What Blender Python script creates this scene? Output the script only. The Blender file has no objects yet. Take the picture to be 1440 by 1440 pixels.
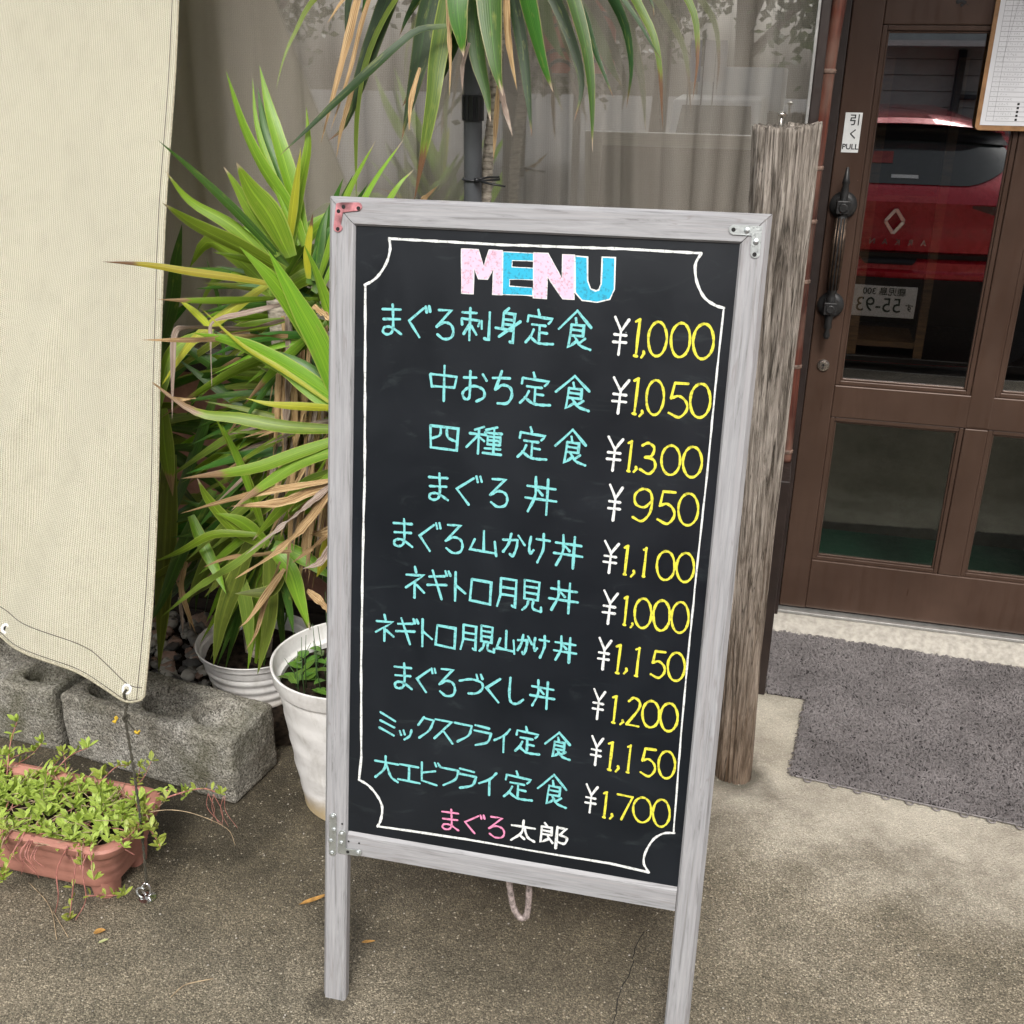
import bpy, bmesh, math, random
import numpy as np
from mathutils import Vector, Matrix, noise as mnoise
random.seed(7); R=math.radians
S=bpy.context.scene; COL=S.collection
# ------------------------------------------------------------------ camera
YAW,PITCH,ROLL,FPX=R(-14.35),R(-22.61),R(.82),1500.0
CAM=np.array([0,-3.18691,1.65])
fw=np.array([math.sin(YAW)*math.cos(PITCH),math.cos(YAW)*math.cos(PITCH),math.sin(PITCH)])
r0=np.array([math.cos(YAW),-math.sin(YAW),0]); u0=np.cross(r0,fw)
rt=math.cos(ROLL)*r0+math.sin(ROLL)*u0; up=-math.sin(ROLL)*r0+math.cos(ROLL)*u0
cd=bpy.data.cameras.new('camera'); cam=bpy.data.objects.new('camera',cd); COL.objects.link(cam)
cd.sensor_width=36; cd.lens=36*FPX/1440; cd.clip_start=.05; cd.clip_end=300
m=Matrix.Identity(4)
for i in range(3): m[i][0]=rt[i]; m[i][1]=up[i]; m[i][2]=-fw[i]; m[i][3]=CAM[i]
cam.matrix_world=m; S.camera=cam
# ------------------------------------------------------------------ world, sun, exposure
w=bpy.data.worlds.new('World'); S.world=w; w.use_nodes=True
SUN_EL,SUN_AZ=R(46),R(168)     # azimuth measured clockwise from +Y
nt=w.node_tree; nt.nodes.clear()
sk=nt.nodes.new('ShaderNodeTexSky'); sk.sky_type='NISHITA'; sk.sun_disc=False
sk.sun_elevation=SUN_EL; sk.sun_rotation=SUN_AZ; sk.dust_density=6; sk.air_density=1.2; sk.ozone_density=.6
hs=nt.nodes.new('ShaderNodeHueSaturation'); hs.inputs['Saturation'].default_value=.32
bg=nt.nodes.new('ShaderNodeBackground'); bg.inputs[1].default_value=.12
wo=nt.nodes.new('ShaderNodeOutputWorld')
nt.links.new(sk.outputs[0],hs.inputs['Color']); nt.links.new(hs.outputs[0],bg.inputs[0]); nt.links.new(bg.outputs[0],wo.inputs[0])
sl=bpy.data.lights.new('sun','SUN'); sl.energy=1.5; sl.angle=R(16); sl.color=(1,.965,.91)
so=bpy.data.objects.new('sun',sl); COL.objects.link(so)
sd=Vector((math.sin(SUN_AZ)*math.cos(SUN_EL),math.cos(SUN_AZ)*math.cos(SUN_EL),math.sin(SUN_EL)))
so.rotation_euler=sd.to_track_quat('Z','Y').to_euler()
S.view_settings.view_transform='Standard'; S.view_settings.look='None'; S.view_settings.gamma=1
S.view_settings.use_curve_mapping=False; S.view_settings.exposure=.62
S.render.engine='CYCLES'
S.cycles.max_bounces=9; S.cycles.transparent_max_bounces=12; S.cycles.use_denoising=True
# ------------------------------------------------------------------ geometry helpers
def ray(x,y): return (x-720)/FPX*rt-(y-720)/FPX*up+fw
def hit(x,y,P,N):
    d=ray(x,y); return CAM+d*(np.dot(np.array(P,float)-CAM,N)/np.dot(d,N))
def gp(x,y,z=0): return hit(x,y,(0,0,z),(0,0,1))
def fp(x,y,Y=0): return hit(x,y,(0,Y,0),(0,1,0))
def depth(p): return float(np.dot(np.array(p)-CAM,fw))
def cr(pts,n=8,closed=False):
    """Catmull-Rom through pts"""
    P=[np.array(p,float) for p in pts]; L=len(P)
    if L<3: return [P[0]+(P[-1]-P[0])*t for t in np.linspace(0,1,n+1)]
    out=[]
    for i in range(L if closed else L-1):
        a=P[(i-1)%L] if closed or i>0 else 2*P[0]-P[1]
        b=P[i]; c=P[(i+1)%L]
        d=P[(i+2)%L] if closed or i+2<L else 2*P[-1]-P[-2]
        for k in range(n):
            t=k/n; out.append(.5*((2*b)+(-a+c)*t+(2*a-5*b+4*c-d)*t*t+(-a+3*b-3*c+d)*t**3))
    if not closed: out.append(P[-1])
    return out
class MB:
    def __init__(s): s.v=[]; s.f=[]; s.uv=None
    def add(s,v,f):
        o=len(s.v); s.v+= [tuple(map(float,p)) for p in v]; s.f+=[tuple(i+o for i in q) for q in f]
    def box(s,a,b):
        x0,y0,z0=a; x1,y1,z1=b
        s.add([(x0,y0,z0),(x1,y0,z0),(x1,y1,z0),(x0,y1,z0),(x0,y0,z1),(x1,y0,z1),(x1,y1,z1),(x0,y1,z1)],
              [(0,3,2,1),(4,5,6,7),(0,1,5,4),(1,2,6,5),(2,3,7,6),(3,0,4,7)])
    def tube(s,pts,r,n=8,cap=True):
        P=[Vector(p) for p in pts]; rs=r if hasattr(r,'__len__') else [r]*len(P)
        o=len(s.v); nrm=None
        for i,p in enumerate(P):
            t=(P[min(i+1,len(P)-1)]-P[max(i-1,0)]).normalized()
            if nrm is None: nrm=t.orthogonal().normalized()
            else:
                nrm=(nrm-t*nrm.dot(t)); nrm=nrm.normalized() if nrm.length>1e-6 else t.orthogonal().normalized()
            b=t.cross(nrm)
            for k in range(n):
                a=2*math.pi*k/n; s.v.append(tuple(p+(nrm*math.cos(a)+b*math.sin(a))*rs[i]))
        for i in range(len(P)-1):
            for k in range(n):
                a=o+i*n+k; b=o+i*n+(k+1)%n; s.f.append((a,b,b+n,a+n))
        if cap:
            s.f.append(tuple(o+k for k in reversed(range(n)))); s.f.append(tuple(o+(len(P)-1)*n+k for k in range(n)))
    def lathe(s,prof,c=(0,0,0),n=32,axis='z',wob=None):
        o=len(s.v)
        for (r,z) in prof:
            for k in range(n):
                a=2*math.pi*k/n; rr=r if wob is None else r+wob(a,z)
                p=(rr*math.cos(a),rr*math.sin(a),z) if axis=='z' else (rr*math.cos(a),-z,rr*math.sin(a)) if axis=='y' else (z,rr*math.cos(a),rr*math.sin(a))
                s.v.append((p[0]+c[0],p[1]+c[1],p[2]+c[2]))
        for i in range(len(prof)-1):
            for k in range(n):
                a=o+i*n+k; b=o+i*n+(k+1)%n; s.f.append((a,b,b+n,a+n))
        if prof[0][0]>1e-5: s.f.append(tuple(o+k for k in reversed(range(n))))
        if prof[-1][0]>1e-5: s.f.append(tuple(o+(len(prof)-1)*n+k for k in range(n)))
    def prism(s,poly,d):
        """poly: 3D points of a flat polygon, d: extrusion vector"""
        n=len(poly); d=np.array(d)
        s.add([np.array(p) for p in poly]+[np.array(p)+d for p in poly],
              [tuple(range(n)),tuple(range(2*n-1,n-1,-1))]+[(i,i+n,(i+1)%n+n,(i+1)%n) for i in range(n)])
    def build(s,name,mat,parent=None,smooth=False,bevel=0,seg=2,fix=True,loc=None,auto=None):
        me=bpy.data.meshes.new(name); me.from_pydata(s.v,[],s.f)
        if fix:
            bm=bmesh.new(); bm.from_mesh(me); bmesh.ops.recalc_face_normals(bm,faces=bm.faces); bm.to_mesh(me); bm.free()
        me.materials.append(mat); o=bpy.data.objects.new(name,me); COL.objects.link(o)
        if smooth: me.polygons.foreach_set('use_smooth',[True]*len(me.polygons))
        if auto:
            me.polygons.foreach_set('use_smooth',[True]*len(me.polygons))
            try: me.set_sharp_from_angle(angle=R(auto))
            except Exception: pass
        if bevel:
            b=o.modifiers.new('bevel','BEVEL'); b.width=bevel; b.segments=seg; b.limit_method='ANGLE'; b.angle_limit=R(35)
        if parent: o.parent=parent
        if loc is not None: o.location=loc
        return o
def tag(o,label=None,cat=None,group=None,kind=None):
    if label: o['label']=label
    if cat: o['category']=cat
    if group: o['group']=group
    if kind: o['kind']=kind
    return o
def empty(name,loc,label,cat,group=None):
    o=bpy.data.objects.new(name,None); COL.objects.link(o); o.location=loc; o.empty_display_size=.05
    return tag(o,label,cat,group)
def keep(o,parent):   # parent without moving geometry written in world coordinates
    o.parent=parent; bpy.context.view_layer.update() if False else None
    o.matrix_parent_inverse=Matrix.Translation(-Vector(parent.location)) if parent.rotation_euler[:]==(0,0,0) else parent.matrix_basis.inverted()
    return o
def text_mesh(body,size,extr=.0004,bold=0):
    c=bpy.data.curves.new('lettering','FONT'); c.body=body; c.size=size; c.extrude=extr; c.offset=bold
    c.align_x='CENTER'; c.align_y='CENTER'
    t=bpy.data.objects.new('lettering',c); COL.objects.link(t)
    dg=bpy.context.evaluated_depsgraph_get(); me=bpy.data.meshes.new_from_object(t.evaluated_get(dg))
    bpy.data.objects.remove(t); return me
# ------------------------------------------------------------------ material helpers
class G:
    def __init__(s,name):
        s.m=bpy.data.materials.new(name); s.m.use_nodes=True; s.t=s.m.node_tree; s.t.nodes.clear()
        s.out=s.n('ShaderNodeOutputMaterial')
    def n(s,t,**k):
        x=s.t.nodes.new(t)
        for a,b in k.items():
            if a.startswith('i_'): x.inputs[int(a[2:])].default_value=b
            else: setattr(x,a,b)
        return x
    def l(s,a,b): s.t.links.new(a,b)
    def co(s,kind='Object',scale=(1,1,1)):
        c=s.n('ShaderNodeTexCoord'); mp=s.n('ShaderNodeMapping'); mp.inputs['Scale'].default_value=scale
        s.l(c.outputs[kind],mp.inputs[0]); return mp.outputs[0]
    def noise(s,co,sc,det=4,rough=.55,dist=0):
        x=s.n('ShaderNodeTexNoise'); x.inputs['Scale'].default_value=sc; x.inputs['Detail'].default_value=det
        x.inputs['Roughness'].default_value=rough; x.inputs['Distortion'].default_value=dist; s.l(co,x.inputs[0]); return x.outputs[0]
    def vor(s,co,sc,feat='F1',out=0):
        x=s.n('ShaderNodeTexVoronoi'); x.inputs['Scale'].default_value=sc; x.feature=feat; s.l(co,x.inputs[0]); return x.outputs[out]
    def ramp(s,fac,stops):
        x=s.n('ShaderNodeValToRGB'); e=x.color_ramp.elements
        while len(e)<len(stops): e.new(.5)
        for i,(p,c) in enumerate(stops):
            e[i].position=p; e[i].color=(c,c,c,1) if not hasattr(c,'__len__') else (*c,1)
        s.l(fac,x.inputs[0]); return x.outputs[0]
    def mix(s,fac,a,b,mode='MIX'):
        x=s.n('ShaderNodeMix',data_type='RGBA',blend_type=mode)
        for v,i in ((fac,0),(a,6),(b,7)):
            if hasattr(v,'links'): s.l(v,x.inputs[i])
            else: x.inputs[i].default_value=v if i==0 else (*v,1)
        return x.outputs[2]
    def math(s,op,a,b=0,c=0):
        x=s.n('ShaderNodeMath',operation=op)
        for v,i in ((a,0),(b,1),(c,2)):
            if hasattr(v,'links'): s.l(v,x.inputs[i])
            else: x.inputs[i].default_value=v
        return x.outputs[0]
    def bump(s,h,st=.3,dist=.002,prev=None):
        x=s.n('ShaderNodeBump'); x.inputs['Strength'].default_value=st; x.inputs['Distance'].default_value=dist
        s.l(h,x.inputs['Height'])
        if prev is not None: s.l(prev,x.inputs['Normal'])
        return x.outputs[0]
    def pbr(s,col,rough=.6,metal=0,normal=None,coat=0,spec=.5,emit=None):
        p=s.n('ShaderNodeBsdfPrincipled')
        for v,k in ((col,'Base Color'),(rough,'Roughness'),(metal,'Metallic')):
            if hasattr(v,'links'): s.l(v,p.inputs[k])
            else: p.inputs[k].default_value=(*v,1) if k=='Base Color' else v
        if normal is not None: s.l(normal,p.inputs['Normal'])
        p.inputs['Coat Weight'].default_value=coat; p.inputs['Specular IOR Level'].default_value=spec
        return p.outputs[0]
    def done(s,sh): s.l(sh,s.out.inputs[0]); return s.m
def simple(name,col,rough=.6,metal=0,var=.15,sc=30,bump=.15,coat=0,spec=.5,stretch=(1,1,1)):
    g=G(name); c=g.co('Object',stretch); n=g.noise(c,sc,5)
    n2=g.noise(c,sc*6,3)
    col2=tuple(max(0,x*(1-var*2)) for x in col); col3=tuple(min(1,x*(1+var)) for x in col)
    k=g.ramp(n,[(.3,col2),(.6,col),(.8,col3)])
    return g.done(g.pbr(k,g.ramp(n2,[(.3,max(0,rough-.08)),(.7,min(1,rough+.1))]),metal,g.bump(n2,bump,.001),coat,spec))
# ground: exposed aggregate concrete, wet and painted with soft shade towards the plants, paler cement apron before the door
def mat_ground():
    g=G('aggregate_concrete'); c=g.co('Object')
    big=g.noise(c,1.6,5,.6,.4); mid=g.noise(c,7,5,.65); fine=g.noise(c,230,3,.7); sp=g.vor(c,330); sp3=g.vor(c,330,out=1)
    ge=g.n('ShaderNodeSeparateXYZ'); g.l(c,ge.inputs[0]); X,Y=ge.outputs[0],ge.outputs[1]
    base=g.ramp(big,[(.3,(.185,.158,.110)),(.5,(.33,.288,.212)),(.68,(.47,.42,.325))])
    base=g.mix(g.ramp(mid,[(.35,.6),(.62,0.)]),base,(.175,.158,.115))
    # cement apron
    yy=g.math('ADD',Y,g.math('MULTIPLY',mid,.32)); yy=g.math('ADD',yy,g.math('MULTIPLY',X,.16))
    ap=g.math('MULTIPLY',g.ramp(g.math('ADD',yy,1.12),[(.02,0.),(.34,1.)]),g.ramp(g.math('ADD',X,.5),[(.3,0.),(.45,1.)]))
    base=g.mix(g.math('MULTIPLY',ap,.9),base,g.ramp(mid,[(.3,(.36,.325,.265)),(.6,(.58,.54,.45))]))
    # wet stain with the soft shade of the roof painted in
    dd=g.math('ADD',Y,g.math('MULTIPLY',big,.55)); damp_shadeY=g.ramp(g.math('ADD',dd,1.85),[(.18,0.),(.60,1.)])
    damp_shadeX=g.ramp(g.math('ADD',g.math('MULTIPLY',X,-1),g.math('MULTIPLY',mid,.2)),[(.06,0.),(.26,1.)])
    damp=g.math('MULTIPLY',damp_shadeY,damp_shadeX)
    base=g.mix(g.math('MULTIPLY',damp,.84),base,g.ramp(mid,[(.3,(.052,.043,.028)),(.7,(.150,.126,.083))]))
    vd=[]  # contact shade painted around post, pot, block and board feet, with wet marks
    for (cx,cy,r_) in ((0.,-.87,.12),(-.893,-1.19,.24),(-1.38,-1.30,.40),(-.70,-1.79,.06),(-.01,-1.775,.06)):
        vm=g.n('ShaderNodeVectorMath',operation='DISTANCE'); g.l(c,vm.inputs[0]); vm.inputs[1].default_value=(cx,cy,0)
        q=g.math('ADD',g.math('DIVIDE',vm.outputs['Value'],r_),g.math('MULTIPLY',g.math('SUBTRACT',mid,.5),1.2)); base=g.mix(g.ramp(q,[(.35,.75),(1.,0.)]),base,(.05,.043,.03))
    # aggregate
    cell=g.n('ShaderNodeSeparateColor'); g.l(sp3,cell.inputs[0]); gr=g.math('MULTIPLY_ADD',ap,-.72,1.)
    base=g.mix(gr,base,g.ramp(cell.outputs[0],[(.0,.5),(.4,.9),(.8,1.15),(1.,1.9)]),'MULTIPLY')
    base=g.mix(gr,base,g.ramp(sp,[(.2,1.08),(.62,.68)]),'MULTIPLY')
    base=g.mix(g.math('MULTIPLY',gr,g.ramp(fine,[(.38,.75),(.47,0.)])),base,(.05,.043,.03))
    pale=g.ramp(g.math('MULTIPLY',g.vor(c,150,out=1),1),[(.80,0.),(.86,1.)])
    pale=g.math('MULTIPLY',pale,g.ramp(g.vor(c,150),[(.2,1.),(.4,0.)]))
    base=g.mix(g.math('MULTIPLY',pale,.75),base,(.55,.50,.40))
    h=g.math('ADD',g.math('MULTIPLY',fine,.8),g.math('MULTIPLY',sp,-.6))
    nb=g.bump(h,.9,.004,g.bump(g.noise(c,24,4),.35,.012))
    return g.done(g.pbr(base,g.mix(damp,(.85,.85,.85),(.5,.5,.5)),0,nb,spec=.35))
def mat_block():
    g=G('weathered_block_concrete'); c=g.co('Object'); big=g.noise(c,9,5,.6); fine=g.noise(c,240,4,.7); v=g.vor(c,140)
    base=g.ramp(big,[(.32,(.20,.185,.15)),(.5,(.34,.325,.285)),(.68,(.50,.485,.445))])
    cell=g.n('ShaderNodeSeparateColor'); g.l(g.vor(c,210,out=1),cell.inputs[0]); base=g.mix(1.,base,g.ramp(cell.outputs[0],[(.0,.65),(.5,1.),(1.,1.4)]),'MULTIPLY')
    base=g.mix(g.ramp(fine,[(.40,.8),(.50,0.)]),base,(.03,.028,.022))
    base=g.mix(g.ramp(g.noise(c,4,3),[(.5,0.),(.7,.55)]),base,(.07,.07,.03))
    return g.done(g.pbr(base,.92,0,g.bump(g.math('ADD',fine,g.math('MULTIPLY',v,-.6)),.9,.006),spec=.2))
def mat_tarp():
    g=G('woven_shade_fabric'); uv=g.co('UV'); s=g.n('ShaderNodeSeparateXYZ'); g.l(uv,s.inputs[0])
    wob=g.noise(uv,30,3); u=g.math('ADD',s.outputs[0],g.math('MULTIPLY',wob,.004))
    rib=g.math('SINE',g.math('MULTIPLY',u,1150)); wf=g.math('SINE',g.math('ADD',g.math('MULTIPLY',s.outputs[1],1500),g.math('MULTIPLY',g.math('SINE',g.math('MULTIPLY',u,575)),2.2)))
    h=g.math('ADD',g.math('MULTIPLY',rib,.62),g.math('MULTIPLY',wf,.38)); k=g.math('MULTIPLY_ADD',h,.5,.5)
    fine=g.noise(uv,260,3,.7); k=g.math('ADD',g.math('MULTIPLY',k,.65),g.math('MULTIPLY',fine,.5))
    col=g.ramp(k,[(.12,(.30,.275,.185)),(.45,(.62,.59,.45)),(.85,(.82,.80,.68))])
    st=g.ramp(g.noise(uv,3.4,6,.65,.8),[(.44,0.),(.74,.62)]); low=g.ramp(s.outputs[1],[(.0,1.),(.75,0.)])
    col=g.mix(g.math('MULTIPLY',st,low),col,(.30,.27,.14))
    col=g.mix(g.ramp(g.noise(uv,16,5,.7),[(.5,0.),(.8,.22)]),col,(.33,.30,.22))
    sp=g.ramp(g.vor(uv,38),[(.03,.8),(.05,0.)]); col=g.mix(g.math('MULTIPLY',sp,low),col,(.12,.10,.07))
    p=g.pbr(col,.85,0,g.bump(g.math('ADD',h,fine),.8,.002),spec=.2); tr=g.n('ShaderNodeBsdfTranslucent'); g.l(col,tr.inputs[0])
    mx=g.n('ShaderNodeMixShader'); mx.inputs[0].default_value=.28; g.l(p,mx.inputs[1]); g.l(tr.outputs[0],mx.inputs[2])
    return g.done(mx.outputs[0])
def mat_leaf(name,c1,c2,tip=None,tip_at=.8,margin=(.35,.42,.09),trans=.3,gloss=.36):
    g=G(name); uv=g.co('UV'); s=g.n('ShaderNodeSeparateXYZ'); g.l(uv,s.inputs[0]); U,V=s.outputs[0],s.outputs[1]
    oi=g.n('ShaderNodeObjectInfo'); rnd=oi.outputs['Random']
    mp=g.n('ShaderNodeMapping'); mp.inputs['Scale'].default_value=(26,1.6,1); g.l(uv,mp.inputs[0])
    cb=g.n('ShaderNodeVectorMath',operation='ADD'); g.l(mp.outputs[0],cb.inputs[0]); cc=g.n('ShaderNodeCombineXYZ'); g.l(g.math('MULTIPLY',rnd,40),cc.inputs[2]); g.l(cc.outputs[0],cb.inputs[1])
    st=g.noise(cb.outputs[0],1,4,.6); lw=g.noise(cb.outputs[0],.3,3)
    col=g.mix(g.ramp(st,[(.3,0.),(.7,1.)]),c1,c2)
    hv=g.n('ShaderNodeHueSaturation'); g.l(col,hv.inputs['Color']); g.l(g.math('MULTIPLY_ADD',rnd,.035,.48),hv.inputs['Hue']); g.l(g.math('MULTIPLY_ADD',rnd,.55,.72),hv.inputs['Value']); col=hv.outputs[0]
    vn=g.math('SINE',g.math('ADD',g.math('MULTIPLY',U,95),g.math('MULTIPLY',st,3))); col=g.mix(g.ramp(g.math('MULTIPLY_ADD',vn,.5,.5),[(.0,.32),(.45,0.)]),col,tuple(x*.5 for x in c1))
    mq=g.n('ShaderNodeMapping'); mq.inputs['Scale'].default_value=(3,9,1); g.l(uv,mq.inputs[0]); av=g.n('ShaderNodeVectorMath',operation='ADD'); g.l(mq.outputs[0],av.inputs[0]); g.l(cc.outputs[0],av.inputs[1])
    col=g.mix(g.ramp(g.noise(av.outputs[0],1,4,.6),[(.58,0.),(.8,.55)]),col,(.30,.33,.07)); col=g.mix(g.ramp(g.noise(av.outputs[0],7,2,.5),[(.70,0.),(.76,.8)]),col,(.16,.10,.05))
    ed=g.math('ABSOLUTE',g.math('SUBTRACT',U,.5)); col=g.mix(g.ramp(ed,[(.43,0.),(.485,.85)]),col,margin)
    mid=g.ramp(ed,[(.0,.35),(.06,0.)]); col=g.mix(mid,col,tuple(min(1,x*1.5) for x in c2))
    col=g.mix(g.ramp(V,[(.0,.45),(.10,0.)]),col,(.22,.32,.08))
    if tip:
        k=g.math('ADD',V,g.math('MULTIPLY',g.math('SUBTRACT',lw,.5),.2)); f=g.ramp(k,[(tip_at-.03,0.),(tip_at,1.)])
        edge=g.ramp(k,[(tip_at-.06,0.),(tip_at-.01,.7),(tip_at,0.)])
        col=g.mix(edge,col,tuple(x*.5+y for x,y in zip(c2,(.12,.10,.01))))
        tc=g.mix(g.ramp(st,[(.35,0.),(.65,1.)]),tip,tuple(x*.35 for x in tip)); col=g.mix(f,col,tc)
    rb=g.math('SINE',g.math('MULTIPLY',U,70))
    p=g.pbr(col,gloss,0,g.bump(g.math('ADD',g.math('MULTIPLY',rb,.3),st),.2,.001),spec=.45)
    tr=g.n('ShaderNodeBsdfTranslucent'); g.l(g.mix(1.,col,(1.25,1.3,.5),'MULTIPLY'),tr.inputs[0])
    mx=g.n('ShaderNodeMixShader'); mx.inputs[0].default_value=trans; g.l(p,mx.inputs[1]); g.l(tr.outputs[0],mx.inputs[2])
    return g.done(mx.outputs[0])
def mat_dry(name,c1,c2,c3):
    g=G(name); uv=g.co('UV'); mp=g.n('ShaderNodeMapping'); mp.inputs['Scale'].default_value=(9,2.2,1); g.l(uv,mp.inputs[0])
    oi=g.n('ShaderNodeObjectInfo'); cc=g.n('ShaderNodeCombineXYZ'); g.l(g.math('MULTIPLY',oi.outputs['Random'],60),cc.inputs[2])
    cb=g.n('ShaderNodeVectorMath',operation='ADD'); g.l(mp.outputs[0],cb.inputs[0]); g.l(cc.outputs[0],cb.inputs[1])
    st=g.noise(cb.outputs[0],1.4,6,.65); col=g.ramp(st,[(.32,c3),(.48,c2),(.66,c1)])
    return g.done(g.pbr(col,.8,0,g.bump(st,.6,.003),spec=.2))
def mat_wood_frame():
    g=G('whitewashed_wood_print'); c=g.co('Object',(3.5,60,60)); n=g.noise(c,2.4,7,.68,.8); n2=g.noise(g.co('Object',(2,260,260)),1,3)
    oi=g.n('ShaderNodeObjectInfo')
    col=g.ramp(n,[(.30,(.15,.150,.155)),(.42,(.27,.272,.282)),(.6,(.335,.338,.352)),(.8,(.41,.413,.43))])
    col=g.mix(g.ramp(n2,[(.3,.45),(.5,0.)]),col,(.34,.32,.325))
    cr_=g.ramp(g.noise(g.co('Object',(1.5,26,26)),1.3,3,.5,1.),[(.488,0.),(.5,.6),(.512,0.)]); col=g.mix(cr_,col,(.22,.205,.205))
    return g.done(g.pbr(col,.5,0,g.bump(n,.12,.001),spec=.4))
def mat_blackboard():
    g=G('blackboard_surface'); c=g.co('Object'); a=g.noise(c,5,5,.6,.5); b=g.noise(g.co('Object',(300,1,40)),1,3)
    col=g.ramp(a,[(.35,(.006,.008,.011)),(.7,(.010,.013,.0175))])
    d=g.ramp(g.vor(c,26),[(.018,.7),(.035,0.)]); d2=g.ramp(g.noise(c,14,2),[(.55,0.),(.62,1.)]); col=g.mix(g.math('MULTIPLY',d,d2),col,(.30,.34,.34))
    sm=g.ramp(g.noise(g.co('Object',(3,1,9)),2.4,5,.7,1.5),[(.58,0.),(.8,.10)]); col=g.mix(sm,col,(.2,.26,.26))
    return g.done(g.pbr(col,g.ramp(a,[(.3,.30),(.7,.42)]),0,g.bump(g.noise(c,90,2),.05,.001),spec=.40))
def mat_ink(name,col):
    g=G(name); c=g.co('Object'); n=g.noise(c,260,3); n2=g.noise(c,30,3)
    k=g.mix(g.ramp(n,[(.34,.75),(.47,0.)]),col,tuple(x*.45+.02 for x in col)); k=g.mix(g.ramp(n2,[(.3,.18),(.5,0.)]),k,tuple(x*.75 for x in col))
    return g.done(g.pbr(k,.65,spec=.25))
def mat_post():
    g=G('weathered_timber'); c=g.co('Object',(14,14,1.6)); n=g.noise(c,3.6,9,.72,.9); n2=g.noise(g.co('Object',(60,60,2.2)),2,4,.6)
    col=g.ramp(n,[(.34,(.035,.03,.025)),(.43,(.17,.148,.125)),(.55,(.32,.285,.25)),(.72,(.48,.44,.39))])
    col=g.mix(g.ramp(n2,[(.33,.85),(.47,0.)]),col,(.06,.048,.038))
    s=g.n('ShaderNodeSeparateXYZ'); g.l(g.co('Object'),s.inputs[0])
    lo=g.ramp(g.math('ADD',g.math('MULTIPLY',s.outputs[2],.75),g.math('MULTIPLY',n,.25)),[(.12,1.),(.78,0.)])
    col=g.mix(g.math('MULTIPLY',lo,.75),col,g.ramp(n,[(.3,(.04,.024,.013)),(.6,(.17,.105,.06)),(.8,(.30,.20,.12))]))
    ln=g.math('ABSOLUTE',g.math('SUBTRACT',g.noise(g.co('Object',(26,26,1.3)),1.1,3,.5,.6),.5)); col=g.mix(g.ramp(ln,[(.0,.9),(.012,0.)]),col,(.025,.02,.015))
    ln2=g.math('ABSOLUTE',g.math('SUBTRACT',g.noise(g.co('Object',(70,70,3.5)),1.1,3,.5,.6),.5)); col=g.mix(g.ramp(ln2,[(.0,.6),(.02,0.)]),col,(.05,.04,.03))
    kn=g.ramp(g.vor(g.co('Object',(1,1,.6)),7.3),[(.035,1.),(.06,0.)]); col=g.mix(kn,col,(.03,.022,.018))
    return g.done(g.pbr(col,.85,0,g.bump(n2,.6,.004,g.bump(n,.8,.008)),spec=.2))
def mat_door():
    g=G('brown_door_aluminium'); c=g.co('Object'); n=g.noise(g.co('Object',(40,40,4)),1.5,5,.6); n2=g.noise(c,3,4,.6)
    col=g.ramp(n2,[(.3,(.052,.030,.021)),(.55,(.072,.043,.031)),(.75,(.092,.056,.041))]); col=g.mix(g.ramp(n,[(.35,.3),(.5,0.)]),col,(.055,.03,.02))
    sc=g.ramp(g.vor(c,19),[(.012,.8),(.022,0.)]); col=g.mix(sc,col,(.35,.28,.22))
    return g.done(g.pbr(col,g.ramp(n,[(.3,.27),(.7,.42)]),.25,g.bump(g.noise(c,160,3),.06,.001),spec=.5))
def mat_glass(name,fac,tint=(1,1,1)):
    g=G(name); t=g.n('ShaderNodeBsdfTransparent'); t.inputs[0].default_value=(*tint,1)
    gl=g.n('ShaderNodeBsdfGlossy'); gl.inputs['Roughness'].default_value=.0; gl.inputs[0].default_value=(.97,.99,1,1)
    f=g.n('ShaderNodeLayerWeight'); f.inputs[0].default_value=.5   # the same seen from either side of the pane
    k=g.math('ADD',g.math('POWER',f.outputs['Facing'],4.),fac+.04); k=g.math('MINIMUM',k,1.)
    mx=g.n('ShaderNodeMixShader'); g.l(k,mx.inputs[0]); g.l(t.outputs[0],mx.inputs[1]); g.l(gl.outputs[0],mx.inputs[2]); return g.done(mx.outputs[0])
def mat_curtain():
    g=G('sheer_curtain_cloth'); uv=g.co('UV'); s=g.n('ShaderNodeSeparateXYZ'); g.l(uv,s.inputs[0])
    h=g.math('SINE',g.math('MULTIPLY',s.outputs[1],1500)); v=g.math('SINE',g.math('MULTIPLY',s.outputs[0],1500))
    k=g.math('MULTIPLY_ADD',g.math('ADD',h,v),.22,.5); st=g.noise(g.co('UV',(5,.35,1)),2.0,3,.5)
    col=g.ramp(st,[(.3,(.40,.36,.315)),(.5,(.48,.44,.39)),(.7,(.58,.545,.49))]); col=g.mix(g.ramp(k,[(.2,.35),(.6,0.)]),col,(.22,.20,.17))
    p=g.pbr(col,.8,0,None,spec=.15); tr=g.n('ShaderNodeBsdfTranslucent'); g.l(col,tr.inputs[0]); mx=g.n('ShaderNodeMixShader'); mx.inputs[0].default_value=.2
    g.l(p,mx.inputs[1]); g.l(tr.outputs[0],mx.inputs[2]); return g.done(mx.outputs[0])
def mat_bamboo():
    g=G('red_brown_bamboo'); n=g.noise(g.co('Object',(30,30,2.5)),2,6,.65,.4); n3=g.noise(g.co('Object',(4,4,3)),2,3)
    col=g.ramp(n,[(.33,(.022,.009,.007)),(.5,(.075,.022,.015)),(.66,(.15,.045,.028))]); col=g.mix(g.ramp(n3,[(.5,0.),(.66,.6)]),col,(.16,.11,.085))
    return g.done(g.pbr(col,.42,0,g.bump(n,.3,.002),spec=.4))
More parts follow.
